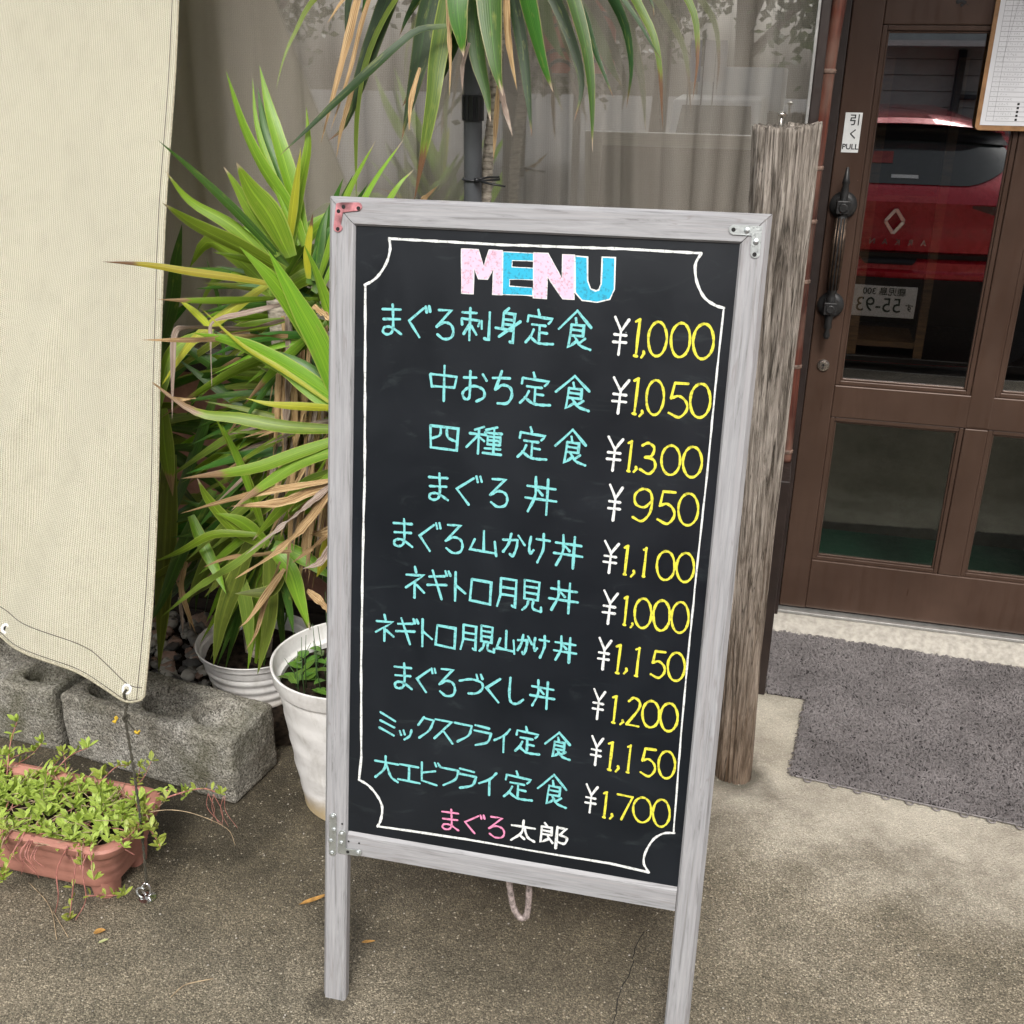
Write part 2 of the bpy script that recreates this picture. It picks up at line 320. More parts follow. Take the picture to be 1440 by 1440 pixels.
def mat_fibre():
    g=G('grey_brown_vinyl_loops'); c=g.co('Object'); n=g.noise(c,5,4); n2=g.noise(c,420,2)
    col=g.ramp(n,[(.35,(.16,.148,.147)),(.65,(.255,.236,.235))]); col=g.mix(g.ramp(n2,[(.35,.5),(.6,0.)]),col,(.10,.09,.095))
    return g.done(g.pbr(col,.5,spec=.4))
def mat_pot(name,stain):
    g=G(name); c=g.co('Object'); n=g.noise(c,14,6,.65,.4); s=g.n('ShaderNodeSeparateXYZ'); g.l(c,s.inputs[0])
    col=g.ramp(n,[(.3,(.52,.51,.49)),(.5,(.70,.69,.68)),(.7,(.76,.755,.745))])
    lo=g.ramp(g.math('ADD',s.outputs[2],g.math('MULTIPLY',n,.06)),[(.04,1.),(.095,0.)]); col=g.mix(g.math('MULTIPLY',lo,stain),col,(.50,.38,.20))
    col=g.mix(g.ramp(g.noise(g.co('Object',(5,5,1)),12,5,.7),[(.52,0.),(.75,.35)]),col,(.42,.40,.35))
    return g.done(g.pbr(col,.45,0,g.bump(n,.15,.002),spec=.4))
M={}
M['trim_pale']=simple('pale_plastic_hinge',(.72,.73,.75),.4,0,.05)
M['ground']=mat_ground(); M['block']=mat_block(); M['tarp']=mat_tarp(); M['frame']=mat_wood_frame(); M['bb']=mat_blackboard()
M['white']=mat_ink('white_chalk_ink',(.70,.72,.71)); M['cyan']=mat_ink('aqua_chalk_ink',(.19,.55,.56)); M['yellow']=mat_ink('yellow_chalk_ink',(.68,.64,.06))
M['pink']=mat_ink('pink_chalk_ink',(.72,.25,.42)); M['pinkfill']=mat_ink('pale_pink_chalk_ink',(.80,.50,.64)); M['bluefill']=mat_ink('sky_blue_chalk_ink',(.03,.40,.60))
M['post']=mat_post(); M['door']=mat_door(); M['bamboo']=mat_bamboo(); M['curtain']=mat_curtain(); M['fibre']=mat_fibre()
M['glass_door']=mat_glass('tinted_door_glass',.19,(.85,.85,.85)); M['glass_low']=mat_glass('lower_door_glass',.0,(.8,.85,.8)); M['glass_win']=mat_glass('window_glass',.14)
M['pot']=mat_pot('white_plastic_pot',.9); M['pot2']=mat_pot('greyed_plastic_pot',.3)
M['terra']=simple('terracotta_plastic',(.42,.19,.145),.55,0,.14,12,.2); M['soil']=simple('dark_potting_soil',(.028,.02,.014),.95,0,.5,60,1.2,spec=.1)
M['dark']=simple('dark_brown_trim',(.022,.014,.012),.45,0,.2,12,.1); M['black']=simple('black_iron',(.035,.035,.036),.42,.5,.2,60,.35)
M['steel']=simple('zinc_plated_steel',(.62,.66,.66),.34,.85,.12,60,.15); M['rusty']=simple('pink_primed_steel',(.58,.24,.26),.4,.3,.4,50,.2)
M['chrome']=simple('bright_chrome',(.75,.75,.76),.14,1,.05,40,.05); M['hole']=simple('drilled_hole_black',(.01,.01,.01),.8,0,.1)
M['brass']=simple('brushed_lock_steel',(.55,.52,.47),.3,1,.1,60,.1); M['greypole']=simple('dark_grey_painted_pole',(.075,.08,.088),.42,0,.12,20,.1)
M['plastic_black']=simple('black_plastic',(.012,.013,.015),.35,0,.1,40,.05)
M['pinkwall']=simple('dusky_pink_render',(.46,.24,.19),.9,0,.2,18,.6,spec=.2); M['boards']=simple('dark_stained_boards',(.035,.024,.018),.8,0,.3,8,.6,stretch=(1,6,20))
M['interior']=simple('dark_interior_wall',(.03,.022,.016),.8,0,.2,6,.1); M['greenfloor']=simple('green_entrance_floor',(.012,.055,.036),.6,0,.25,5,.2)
M['shelf']=simple('varnished_shelf_wood',(.20,.11,.05),.5,0,.25,12,.1,stretch=(1,1,10)); M['cement']=simple('pale_crumbled_cement',(.42,.395,.35),.95,0,.16,55,.9,spec=.2)
M['strip']=simple('worn_aluminium_strip',(.50,.50,.485),.35,.7,.12,30,.2); M['rope']=simple('olive_braided_rope',(.055,.05,.035),.8,0,.3,200,.8)
M['trunk']=simple('ringed_pale_trunk',(.50,.44,.36),.85,0,.35,50,1.,stretch=(1,1,3)); M['thread']=simple('dark_stitching',(.06,.05,.04),.9)
M['eyelet']=simple('white_plastic_eyelet',(.75,.75,.74),.4,0,.1); M['eave']=simple('brown_eave_boards',(.10,.065,.045),.7,0,.2,10,.2)
M['clip']=simple('clipboard_hardboard',(.36,.19,.08),.5,0,.2,30,.15,coat=.3); M['paper']=simple('white_paper',(.74,.75,.78),.7,0,.04,10,.02); M['pencil']=simple('grey_pencil_marks',(.30,.30,.33),.7,0,.1)
M['signplate']=simple('white_sign_plastic',(.72,.74,.74),.4,0,.06,30,.05); M['letter']=simple('black_lettering',(.015,.015,.018),.5,0,.05)
M['leafg']=mat_leaf('yucca_leaf_bright',(.11,.25,.016),(.26,.42,.035)); M['leafd']=mat_leaf('yucca_leaf_deep',(.022,.085,.014),(.07,.17,.022),margin=(.10,.16,.04),trans=.2)
M['leafy']=mat_leaf('yucca_leaf_yellowing',(.30,.36,.03),(.50,.50,.04)); M['leaft']=mat_leaf('yucca_leaf_brown_tip',(.12,.26,.022),(.25,.38,.035),tip=(.42,.27,.15),tip_at=.76)
M['leafo']=mat_leaf('yucca_leaf_olive',(.10,.16,.025),(.20,.26,.04)); M['leafyb']=mat_leaf('yucca_leaf_yellow_brown_tip',(.40,.40,.03),(.50,.45,.04),tip=(.25,.14,.08),tip_at=.82)
M['leafs']=mat_leaf('yucca_leaf_short_dry_tip',(.12,.26,.018),(.27,.42,.04),tip=(.62,.50,.36),tip_at=.95)
M['dracd']=mat_leaf('palm_leaf_dark',(.010,.032,.008),(.024,.068,.012),margin=(.10,.12,.04),trans=.15,gloss=.45,tip=(.26,.14,.08),tip_at=.97)
M['dracg']=mat_leaf('palm_leaf_green',(.028,.095,.011),(.06,.17,.018),margin=(.26,.24,.10),trans=.22,gloss=.42,tip=(.60,.46,.36),tip_at=.965)
M['dracb']=mat_leaf('palm_leaf_yellow_to_brown',(.05,.12,.02),(.16,.22,.03),tip=(.20,.10,.05),tip_at=.82)
M['dry']=mat_dry('dry_leaf_tan',(.60,.46,.26),(.36,.23,.11),(.09,.05,.025)); M['dryg']=mat_dry('dry_leaf_grey',(.50,.44,.38),(.26,.19,.15),(.08,.05,.04))
# ------------------------------------------------------------------ setting
def sheet(name,mat,x0,x1,y0,y1,z,nx=1,ny=1,f=None):
    b=MB(); V=[];F=[]
    for j in range(ny+1):
        for i in range(nx+1):
            x=x0+(x1-x0)*i/nx; y=y0+(y1-y0)*j/ny; V.append((x,y,z+(f(x,y) if f else 0)))
    for j in range(ny):
        for i in range(nx): a=j*(nx+1)+i; F.append((a,a+1,a+nx+2,a+nx+1))
    b.add(V,F); return tag(b.build(name,mat,smooth=True),kind='structure')
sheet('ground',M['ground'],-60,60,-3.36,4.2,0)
M['asphalt']=simple('street_asphalt',(.055,.055,.057),.85,0,.2,60,.8)
sheet('road',M['asphalt'],-60,60,-90,-3.3,-.32)
b=MB(); b.box((-60,-3.42,-.4),(60,-3.34,-.01)); tag(b.build('kerb',M['cement']),kind='structure')
def crack(px_):
    P=[gp(x,y,.0012) for x,y in px_]; Q=cr(P,6); b=MB(); V=[]
    for i,p in enumerate(Q):
        t=Q[min(i+1,len(Q)-1)]-Q[max(i-1,0)]; t/=np.linalg.norm(t); nn=np.array([-t[1],t[0],0]); j=.003*mnoise.noise(Vector((i*.8,p[0]*9,0))); w_=.0009+.0006*mnoise.noise(Vector((i*.6,3,0)))
        V+=[p+nn*(j-w_),p+nn*(j+w_)]
    b.add(V,[(2*i,2*i+1,2*i+3,2*i+2) for i in range(len(Q)-1)]); tag(b.build('ground_crack',M['hole']),kind='structure')
crack([(905,1310),(893,1335),(888,1362),(872,1395),(866,1425),(858,1460)])
# earth strip between the window wall and the blocks
b=MB(); pts=[]
for i in range(60):
    a=2*math.pi*i/60; x=-2.6+1.62*math.copysign(abs(math.cos(a))**.45,math.cos(a)); y=-.81+.33*math.copysign(abs(math.sin(a))**.5,math.sin(a))
    pts.append((x+random.uniform(-.02,.02),y+random.uniform(-.015,.015),.004))
b.v=pts; b.f=[tuple(range(60))]; tag(b.build('soil_bed',M['soil']),kind='structure')
# building shell
WY=-.5
bld=empty('shop_building',(-1.4,0,0),'brown shop front with large window, pink wall under it and dark recess beside the door','building')
def part(name,mat,*boxes,bevel=0,parent=None,auto=None):
    b=MB()
    for a,c in boxes: b.box(a,c)
    o=b.build(name,mat,bevel=bevel,auto=auto); keep(o,parent or bld); return o
SILL=.86
part('lower_wall',M['pinkwall'],((-5,WY,.12),(-.0008,WY+.1,SILL-.03)))
for k in range(3):
    part('base_board',M['boards'],((-5,WY-.012+.003*k,.002+.042*k),(-.0008,WY+.1,.040+.042*k)),bevel=.003)
part('window_sill',M['dark'],((-5,WY-.035,SILL-.03),(-.0008,WY+.1,SILL)),bevel=.004)
part('upper_wall',M['eave'],((-5,WY,2.152),(-.001,WY+.1,2.71)),((0,-.05,2.152),(4,.1,2.71)))
part('return_wall',M['dark'],((.0,WY-.004,0),(.0215,.06,2.15)),bevel=.003)
part('corner_base',M['dark'],((.0222,-.465,.0),(.058,-.031,.655)),bevel=.003)
part('door_jamb',M['dark'],((.0222,-.03,.0),(.0765,.06,2.06)),((1.075,-.03,.0),(1.12,.06,2.06)),bevel=.003)
part('door_head',M['dark'],((.055,-.03,2.06),(1.12,.06,2.15)))
part('side_wall',M['pinkwall'],((1.12,-.06,0),(4.,.1,2.15)))
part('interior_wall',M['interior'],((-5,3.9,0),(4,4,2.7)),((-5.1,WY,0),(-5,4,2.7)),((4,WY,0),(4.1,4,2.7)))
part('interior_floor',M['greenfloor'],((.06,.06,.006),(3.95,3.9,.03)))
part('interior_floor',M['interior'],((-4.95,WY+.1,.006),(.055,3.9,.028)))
part('roof',M['eave'],((-5.2,-1.12,2.72),(4.2,4.1,2.82)))  # unseen roof; overhang depth set to hold skylight off the entrance
part('window_frame',M['strip'],((-.0075,WY-.006,SILL),(-.0005,WY+.05,2.15)),((-5,WY-.012,2.12),(-.0125,WY+.05,2.15)),((-5,WY-.012,SILL),(-.0125,WY+.04,SILL+.025)),bevel=.002)
b=MB(); b.box((-5,WY+.012,SILL+.02),(-.002,WY+.018,2.13)); keep(b.build('window_pane',M['glass_win']),bld)
# curtains (hang inside: things of their own)
def curtain(name,x0,x1,y,amp,per,label,seed,n=420):
    rnd=random.Random(seed); ph=[rnd.uniform(0,6.28) for _ in range(6)]
    V=[];F=[];UV=[]; rows=14; z0=SILL+.0; z1=2.2
    for j in range(rows+1):
        t=j/rows; z=z0+(z1-z0)*t
        for i in range(n+1):
            s=i/n; x=x0+(x1-x0)*s
            q=x/per*6.28; a=math.sin(q+ph[0]+1.2*math.sin(q*.31+ph[1])+.4*t)
            a=math.copysign(abs(a)**.7,a)+.28*math.sin(q*2.3+ph[2]+t)*(.5+.5*math.sin(q*.19+ph[4]))+.5*math.sin(q*.43+ph[3]+.5*t)
            V.append((x+.006*math.sin(z*5+q*.2),y+amp*a*(1-.25*t),z)); UV.append((s*(x1-x0),z))
    for j in range(rows):
        for i in range(n): a=j*(n+1)+i; F.append((a,a+1,a+n+2,a+n+1))
    b=MB(); b.v=V; b.f=F; o=b.build(name,M['curtain'],smooth=True,fix=False)
    uv=o.data.uv_layers.new(name='UV'); li=[0]*len(o.data.loops); o.data.loops.foreach_get('vertex_index',li)
    uv.data.foreach_set('uv',[c for k in li for c in UV[k]])
    tag(o,label,'curtain'); return o
curtain('curtain',-4.9,-1.02,WY+.17,.030,.24,'taupe pleated curtain behind the window pane, left behind the yucca leaves',3,700)
curtain('curtain',-1.15,-.012,WY+.24,.024,.15,'sheer grey curtain behind the window pane, right behind the menu board top',9,360)
ct=empty('dark_box',(.9,.95,.03),'added counter inside the shop behind the lower door panes','dark_box')  # added box, keeps the view through the lower panes dark
part('dark_box_body',M['interior'],((.08,.76,.031),(2.4,1.3,.69)),parent=ct); part('dark_box_top',M['dark'],((.06,.735,.691),(2.42,1.32,.721)),parent=ct,bevel=.003)
# interior shelf seen through the door glass
sh=empty('shelf_unit',(.4,.75,.03),'brown wooden shelf frame standing inside behind the upper left door glass','shelf')
SX0=fp(1192,480,.75)[0]; SX1=fp(1291,450,.75)[0]
for x in (SX0,SX1): part('upright',M['shelf'],((x,.74,.722),(x+.03,.77,1.7)),parent=sh)
for z in (fp(1240,487,.75)[2],1.25): part('shelf_board',M['shelf'],((SX0+.031,.745,z),(SX1-.001,.99,z+.02)),parent=sh)
# ------------------------------------------------------------------ door
door=empty('entrance_door',(.07,0,.05),'brown framed glass door with two columns of panes and a black pull handle','door')
def dp(name,mat,a,c,bevel=.003,parent=door): 
    b=MB(); b.box(a,c); o=b.build(name,mat,bevel=bevel); keep(o,parent); return o
def dk(o,par):  # sub-part of a door part, all in world coordinates
    o.parent=par; return o
dp('stile',M['door'],(.0785,0,.062),(.160,.04,2.05)); dp('stile',M['door'],(.985,0,.062),(1.068,.04,2.05)); 
dp('mullion',M['door'],(.536,.001,.705),(.600,.04,1.765)); dp('mullion',M['door'],(.536,.001,.2325),(.600,.04,.7015))
dp('rail',M['door'],(.1603,.002,.063),(.9847,.04,.232)); dp('rail',M['door'],(.1603,.002,.7020),(.9847,.0385,.7995)); dp('rail',M['door'],(.1603,.002,1.766),(.9847,.04,2.05))
for x0,x1 in ((.1605,.5355),(.6005,.9845)):
    for z0,z1 in ((.2325,.7015),(.800,1.7655)):
        b=MB(); t=.013
        b.box((x0,.006,z0),(x0+t,.022,z1)); b.box((x1-t,.006,z0),(x1,.022,z1)); b.box((x0+t,.0065,z0),(x1-t,.022,z0+t)); b.box((x0+t,.0065,z1-t),(x1-t,.022,z1))
        t2=.019
        for q in ((x0+t,z0+t,x0+t2,z1-t),(x1-t2,z0+t,x1-t,z1-t),(x0+t2,z0+t,x1-t2,z0+t2),(x0+t2,z1-t2,x1-t2,z1-t)): b.box((q[0],.0115,q[1]),(q[2],.022,q[3]))
        o=b.build('glazing_bead',M['door'],bevel=.002); keep(o,door)
        b=MB(); b.box((x0+.01,.017,z0+.01),(x1-.01,.021,z1-.01)); keep(b.build('glass_pane',M['glass_door'] if z0>.5 else M['glass_low']),door)
# pull handle
HX=.1165
hd=MB(); hd.lathe([(.0,-.240),(.005,-.237),(.0075,-.228),(.004,-.212),(.009,-.205),(.0075,-.19),(.0095,-.172),(.007,-.160),(.0085,-.145),(.0095,-.12),(.007,-.112),(.0105,-.105),(.011,.0),(.0115,.10),(.0085,.108),(.011,.116),(.0095,.122),(.0075,.128),(.0085,.165),(.0060,.185),(.0085,.190),(.0062,.20),(.003,.228),(.0,.232)],(HX,-.052,1.185),20)
hd.v=[(HX+(x-HX)*1.3,-.052+(y+.052)*1.3,z) for x,y,z in hd.v]
handle=hd.build('handle',M['black'],smooth=True); keep(handle,door)
hz=[(1.185+.106,),(1.185-.128,)]
fl=MB()
for k in range(10):
    a=2*math.pi*k/10; fl.tube([(HX+.0135*math.cos(a),-.052+.0135*math.sin(a),1.087),(HX+.0150*math.cos(a),-.052+.0150*math.sin(a),1.185),(HX+.0135*math.cos(a),-.052+.0135*math.sin(a),1.283)],.0030,6)
M['bronze']=simple('worn_bronze',(.09,.06,.042),.35,.7,.4,80,.2)
dk(fl.build('fluting',M['bronze'],smooth=True),handle)
for z in (1.312,1.036):
    b=MB(); b.lathe([(.0,-.012),(.033,-.011),(.037,-.006),(.037,-.002),(.032,.001),(.029,.004),(.023,.006),(.0,.007)],(HX+.002,-.012,z),28,'y'); dk(b.build('rosette',M['black'],smooth=True),handle)
    b=MB(); b.box((HX-.017,-.074,z-.017),(HX+.018,-.018,z+.017)); b.lathe([(.0,.0),(.0125,.0),(.0125,.003),(.010,.0045),(.0,.0045)],(HX+.001,-.074,z-.001),16,'y'); dk(b.build('boss',M['black'],bevel=.002),handle)
b=MB(); b.lathe([(.0,-.001),(.0175,-.001),(.0175,.004),(.015,.007),(.0115,.0075),(.011,.009),(.0,.009)],(.120,0,.857),32,'y')
lock=b.build('lock',M['brass'],auto=35); keep(lock,door)
b=MB(); b.box((.1188,-.0105,.846),(.1212,-.0088,.862)); b.lathe([(0,0),(.0035,0),(.0035,.0012),(0,.0012)],(.120,-.0092,.860),12,'y'); dk(b.build('keyhole',M['hole']),lock)
# pull sign
p=[fp(*q,-.001) for q in ((1190,158),(1214,158),(1206,214),(1182,214))]
sx0=(p[0][0]+p[3][0])/2; sx1=(p[1][0]+p[2][0])/2; sz0=p[3][2]; sz1=p[0][2]
sg=empty('pull_sign',((sx0+sx1)/2,-.001,sz0),'small white pull sticker with black lettering on the door stile above the handle','sign')
b=MB(); b.box((sx0,-.0018,sz0),(sx1,.0,sz1)); keep(b.build('plate',M['signplate']),sg)
for body,sz,f in (('引',.030,.80),('く',.027,.45),('PULL',.0195,.14)):
    me=text_mesh(body,sz,.0002,.0004); me.materials.clear(); me.materials.append(M['letter']); o=bpy.data.objects.new('lettering',me); COL.objects.link(o)
    o.rotation_euler=(R(90),0,0); o.location=(( sx0+sx1)/2+(.004 if f>.2 else 0)-sg.location.x,-.0022-sg.location.y,sz0+(sz1-sz0)*f-sg.location.z); o.parent=sg
# decal on the top rail
b=MB(); c=fp(1352,4,0)
for k,(dx,dz,r) in enumerate(((-.008,.003,.006),(.001,.006,.006),(.008,.001,.005),(.002,-.005,.004),(.016,-.004,.0015))):
    b.lathe([(0,0),(r,0),(r*.8,.0006+k*.00008),(0,.0006+k*.00008)],(c[0]+dx,-.0005+.0018,c[2]+dz),10,'y')
keep(b.build('flower_decal',M['black']),door)
# threshold and crumbled cement lip
b=MB(); b.box((.056,-.022,.046),(1.2,.03,.056)); th=b.build('threshold_strip',M['strip'],bevel=.002); keep(th,bld)
b=MB(); V=[];F=[]; NX=150; prof=[(-.012,.0455),(-.032,.042),(-.055,.034),(-.078,.020),(-.092,.001)]
for j,(y,z) in enumerate(prof):
    for i in range(NX+1):
        x=.056+1.3*i/NX; k=mnoise.noise(Vector((x*14,y*20,1)))*.010+mnoise.noise(Vector((x*50,y*60,4)))*.004
        V.append((x,y+k*(1 if j else 0),max(.001,z+(k*.7 if j in(1,2,3) else 0))))
for j in range(len(prof)-1):
    for i in range(NX): a=j*(NX+1)+i; F.append((a,a+1,a+NX+2,a+NX+1))
b.add(V,F); b.box((.056,-.013,.0),(1.36,.055,.0452)); keep(b.build('cement_lip',M['cement'],auto=50),bld)
M['ringm']=simple('bamboo_node',(.20,.13,.10),.6,0,.3,80,.3)
# bamboo poles in the corner
def bamboo(px,r,label):
    P=[fp(x,y,-.30) for x,y in px]; P=[P[0]+(P[0]-P[1])*.6]+P
    top=P[0]; bot=P[-1]; t=empty('bamboo_pole',tuple(bot),label,'bamboo pole')
    cl=cr([np.array(q) for q in P[::-1]],10); z0,z1=bot[2],top[2]; b=MB(); rs=[]
    cl2=cr(cl,3)
    for q in cl2: rs.append(r*(1+.03*mnoise.noise(Vector((0,0,q[2]*9)))))
    b.tube(cl2,rs,16); keep(b.build('cane',M['bamboo'],smooth=True),t)
    return t,cl
bt,cl=bamboo([(1181,0),(1165,100),(1146,250),(1132,370),(1119,500),(1104,648)],.0165,'red brown bamboo pole standing in the corner between window and door')
for (x,y) in ((1172,100),(1157,230),(1146,310),(1133,395),(1117,512),(1104,632)):
    c=min(cl,key=lambda q:abs(q[2]-fp(x,y,-.3)[2])); b=MB(); b.lathe([(.0160,-.006),(.0192,-.003),(.0178,-.0005),(.0194,.002),(.0160,.006)],tuple(c),18); keep(b.build('node_ring',M['ringm'],smooth=True),bt)
# ------------------------------------------------------------------ timber post
pb=fp(1030,1112,-.87); pt=fp(1095,178,-.87)
post=empty('timber_post',(pb[0],-.87,0),'weathered grey timber post with a screw on top beside the door mat','post')
def log(name,c0,c1,hw,hd,seed,zt,taper=.0,notch=0):
    rnd=random.Random(seed); gro=[(rnd.uniform(0,6.28),rnd.uniform(.06,.17),rnd.uniform(.004,.011),rnd.uniform(-.5,.5)) for _ in range(11)]
    NA,NZ=260,150; b=MB(); V=[];F=[]
    for j in range(NZ+1):
        t=j/NZ; z=zt*t; cx=c0[0]+(c1[0]-c0[0])*t; cy=c0[1]+(c1[1]-c0[1])*t
        for k in range(NA):
            a=2*math.pi*k/NA; c,s=math.cos(a),math.sin(a); e=2.8
            rr=1/((abs(c))**e+(abs(s))**e)**(1/e)
            d=0
            for (g0,w_,dep,dr) in gro:
                q=(a-g0-dr*t-.12*math.sin(t*5+g0)+math.pi)%(2*math.pi)-math.pi
                d-=dep*math.exp(-(q/(w_*.30))**2)*(.5+.5*math.sin(t*4+g0*3)+.35)
            q1=mnoise.noise(Vector((c*5+seed,s*5,z*1.1))); d-=.0045*max(0,1-abs(q1)*14); q2=mnoise.noise(Vector((c*11+seed,s*11,z*2.1))); d-=.0025*max(0,1-abs(q2)*9)
            d+=.0035*mnoise.noise(Vector((c*3,s*3,z*2+seed)))+.0016*mnoise.noise(Vector((c*16,s*16,z*5)))
            tp=1-taper*(1-t); V.append((cx+(hw*rr*tp+d)*c,cy+(hd*rr*tp+d)*s,z+(.010*mnoise.noise(Vector((c*5,s*5,seed))) if j==NZ else 0)))
    for j in range(NZ):
        for k in range(NA): a=j*NA+k; bb=j*NA+(k+1)%NA; F.append((a,bb,bb+NA,a+NA))
    b.add(V,F); n0=len(b.v); b.v.append((c1[0],c1[1],zt-.004)); 
    for k in range(NA): b.f.append((NZ*NA+k,NZ*NA+(k+1)%NA,n0))
    o=b.build(name,M['post'],smooth=True); keep(o,post); return o
zt=1.548
log('log',(-.004,-.855),(-.058,-.86),.0475,.055,1,zt,.06)
log('offcut',(.004,-.79),(-.006,-.80),.034,.035,5,zt+.004,.25)
b=MB(); b.tube([(-.052,-.885,zt-.02),(-.052,-.885,zt+.024)],.0032,8); b.lathe([(0,.021),(.008,.022),(.0085,.026),(.004,.029),(0,.029)],(-.052,-.885,zt),14); keep(b.build('screw',M['brass'],smooth=True),post)
# ------------------------------------------------------------------ door mat
dm=empty('door_mat',(.6,-.4,0),'grey brown curled vinyl loop mat lying before the door','mat')
A0=np.array([.135,-.835]); A1=np.array([1.25,-.950])
def in_mat(x,y):
    ex=A0[1]+(x-A0[0])*(A1[1]-A0[1])/(A1[0]-A0[0])
    return ((x>.062)&(x<1.25)&(y>-.458-.05*(x-.06))&(y<-.075-.055*(x-.06)))|((x>.135+(y+.83)*.10)&(x<1.25)&(y>ex)&(y<-.44))
b=MB(); b.prism([(.064,-.085,.001),(1.25,-.15,.001),(1.25,-.948,.001),(.137,-.833,.001),(.172,-.458,.001),(.064,-.455,.001)],(0,0,.007)); keep(b.build('backing',simple('mat_backing_vinyl',(.03,.026,.027),.7,0,.2,200,.5)),dm)
rng=np.random.default_rng(5); N=90000
xy=np.stack([rng.uniform(.06,1.25,N),rng.uniform(-.96,-.07,N)],1); xy=xy[in_mat(xy[:,0],xy[:,1])][:52000]; N=len(xy)
th_=rng.uniform(0,2*np.pi,N); Lc=rng.uniform(.005,.009,N); cv=rng.uniform(-1.6,1.6,N); rise=rng.uniform(.002,.008,N); zb=rng.uniform(.004,.009,N)
T=5; tt=np.linspace(-1,1,T); ctr=np.zeros((N,T,3))
for i,t in enumerate(tt):
    ang=th_+cv*t; 
    ctr[:,i,0]=xy[:,0]+Lc*t*np.cos(th_)-np.sin(th_)*cv*Lc*.55*t*t; ctr[:,i,1]=xy[:,1]+Lc*t*np.sin(th_)+np.cos(th_)*cv*Lc*.55*t*t
    ctr[:,i,2]=zb+rise*(1-t*t)
tan=np.gradient(ctr,axis=1); tan/=np.linalg.norm(tan,axis=2,keepdims=True)
sdv=np.stack([-tan[:,:,1],tan[:,:,0],np.zeros((N,T))],2); sdv/=np.linalg.norm(sdv,axis=2,keepdims=True)+1e-9; upv=np.cross(tan,sdv)
rad=.0013; ringv=[]
for k in range(3):
    a=2*np.pi*k/3; ringv.append(ctr+rad*(np.cos(a)*sdv+np.sin(a)*upv))
Vv=np.stack(ringv,2).reshape(-1,3)
idx=np.arange(N)[:,None]*T*3; fs=[]
for i in range(T-1):
    for k in range(3):
        a=i*3+k; c2=i*3+(k+1)%3; fs.append(np.stack([idx[:,0]+a,idx[:,0]+c2,idx[:,0]+c2+3,idx[:,0]+a+3],1))
Ff=np.concatenate(fs); me=bpy.data.meshes.new('curled_pile'); me.vertices.add(len(Vv)); me.vertices.foreach_set('co',Vv.ravel())
me.loops.add(Ff.size); me.loops.foreach_set('vertex_index',Ff.ravel().astype(np.int32)); me.polygons.add(len(Ff)); me.polygons.foreach_set('loop_start',(np.arange(len(Ff))*4).astype(np.int32))
me.update(calc_edges=True); me.validate(); me.polygons.foreach_set('use_smooth',[True]*len(me.polygons)); me.materials.append(M['fibre'])
o=bpy.data.objects.new('curled_pile',me); COL.objects.link(o); keep(o,dm); o['kind']='stuff'
edge=MB(); e0=np.array([.150,-.838,.006]); e1=np.array([1.25,-.951,.006]); edge.tube([e0,e1],.0022,6); keep(edge.build('edge_strip',M['fibre']),dm)
ring_me=None
for k in range(18):
    q=e0+(e1-e0)*((k+.5+random.uniform(-.08,.08))/18)+np.array([0,-.007,0])
    if ring_me is None:
        b=MB(); b.tube([(.0085*math.cos(a),.0075*math.sin(a),0) for a in np.linspace(0,2*math.pi,15)],.0021,6); o=b.build('edge_ring',M['fibre'],smooth=True); ring_me=o.data
    else: o=bpy.data.objects.new('edge_ring',ring_me); COL.objects.link(o)
    o.parent=dm; o.location=Vector(q)-Vector(dm.location)
# ------------------------------------------------------------------ menu board
ba,bl=R(1.47),R(8.97); FOOT=np.array([-.70043,-1.79094,0])
BX=np.array([math.cos(ba),math.sin(ba),0]); BU=np.array([-math.sin(bl)*math.sin(ba),math.sin(bl)*math.cos(ba),math.cos(bl)]); BY=np.cross(BU,BX)
board=empty('menu_board',(0,0,0),'A-frame menu blackboard with pale wood frame and handwritten Japanese prices','menu board')
bmx=Matrix.Identity(4)
for i in range(3): bmx[i][0]=BX[i]; bmx[i][1]=BY[i]; bmx[i][2]=BU[i]; bmx[i][3]=FOOT[i]
board.matrix_world=bmx
def B(x,y,off=0):
    """photo point -> board-local (x,z) on the plane local y=off"""
    p=hit(x,y,FOOT+BY*off,BY)-FOOT; return np.array([p@BX,p@BU])
def rail(name,o,dl,da,L,wd,m0,m1,dep=.02,y0=0,chl=.007,ch2=.003):
    """moulded rail: o origin (x,z) of the outer edge, dl along, da across (inwards); m0,m1 mitre slopes"""
    cs=[(0,y0+.010),(chl,y0),(wd-ch2,y0),(wd,y0+.004),(wd,y0+dep),(0,y0+dep)]; o=np.array(o);dl=np.array(dl);da=np.array(da); b=MB(); V=[]
    # local frame so the grain runs along local x
    for e,mm in ((0,m0),(L,-m1)):
        for a,y in cs: V.append((e+mm*a,a,y))
    n=len(cs); b.add(V,[tuple(range(n)),tuple(range(2*n-1,n-1,-1))]+[(i,i+n,(i+1)%n+n,(i+1)%n) for i in range(n)])
    ob=b.build(name,M['frame']); mm=Matrix.Identity(4); mm[0][0],mm[2][0]=dl; mm[0][1],mm[2][1]=da; mm[0][2]=mm[2][2]=0; mm[1][0]=mm[1][1]=0; mm[1][2]=1; mm[0][3]=o[0]; mm[2][3]=o[1]
    ob.parent=board; ob.matrix_local=mm; return ob
XL,XR,ZT=-.019,.671,1.477; WL,WR,WT=.0465,.0425,.044; g_=.0007
rail('stile',(XL,0),(0,1),(1,0),ZT-g_,WL,0,WT/WL,y0=0); rail('stile',(XR,0),(0,1),(-1,0),ZT-g_,WR,0,WT/WR,y0=0)
rail('top_rail',(XL+g_,ZT),(1,0),(0,-1),XR-XL-2*g_,WT,WL/WT,WR/WT)
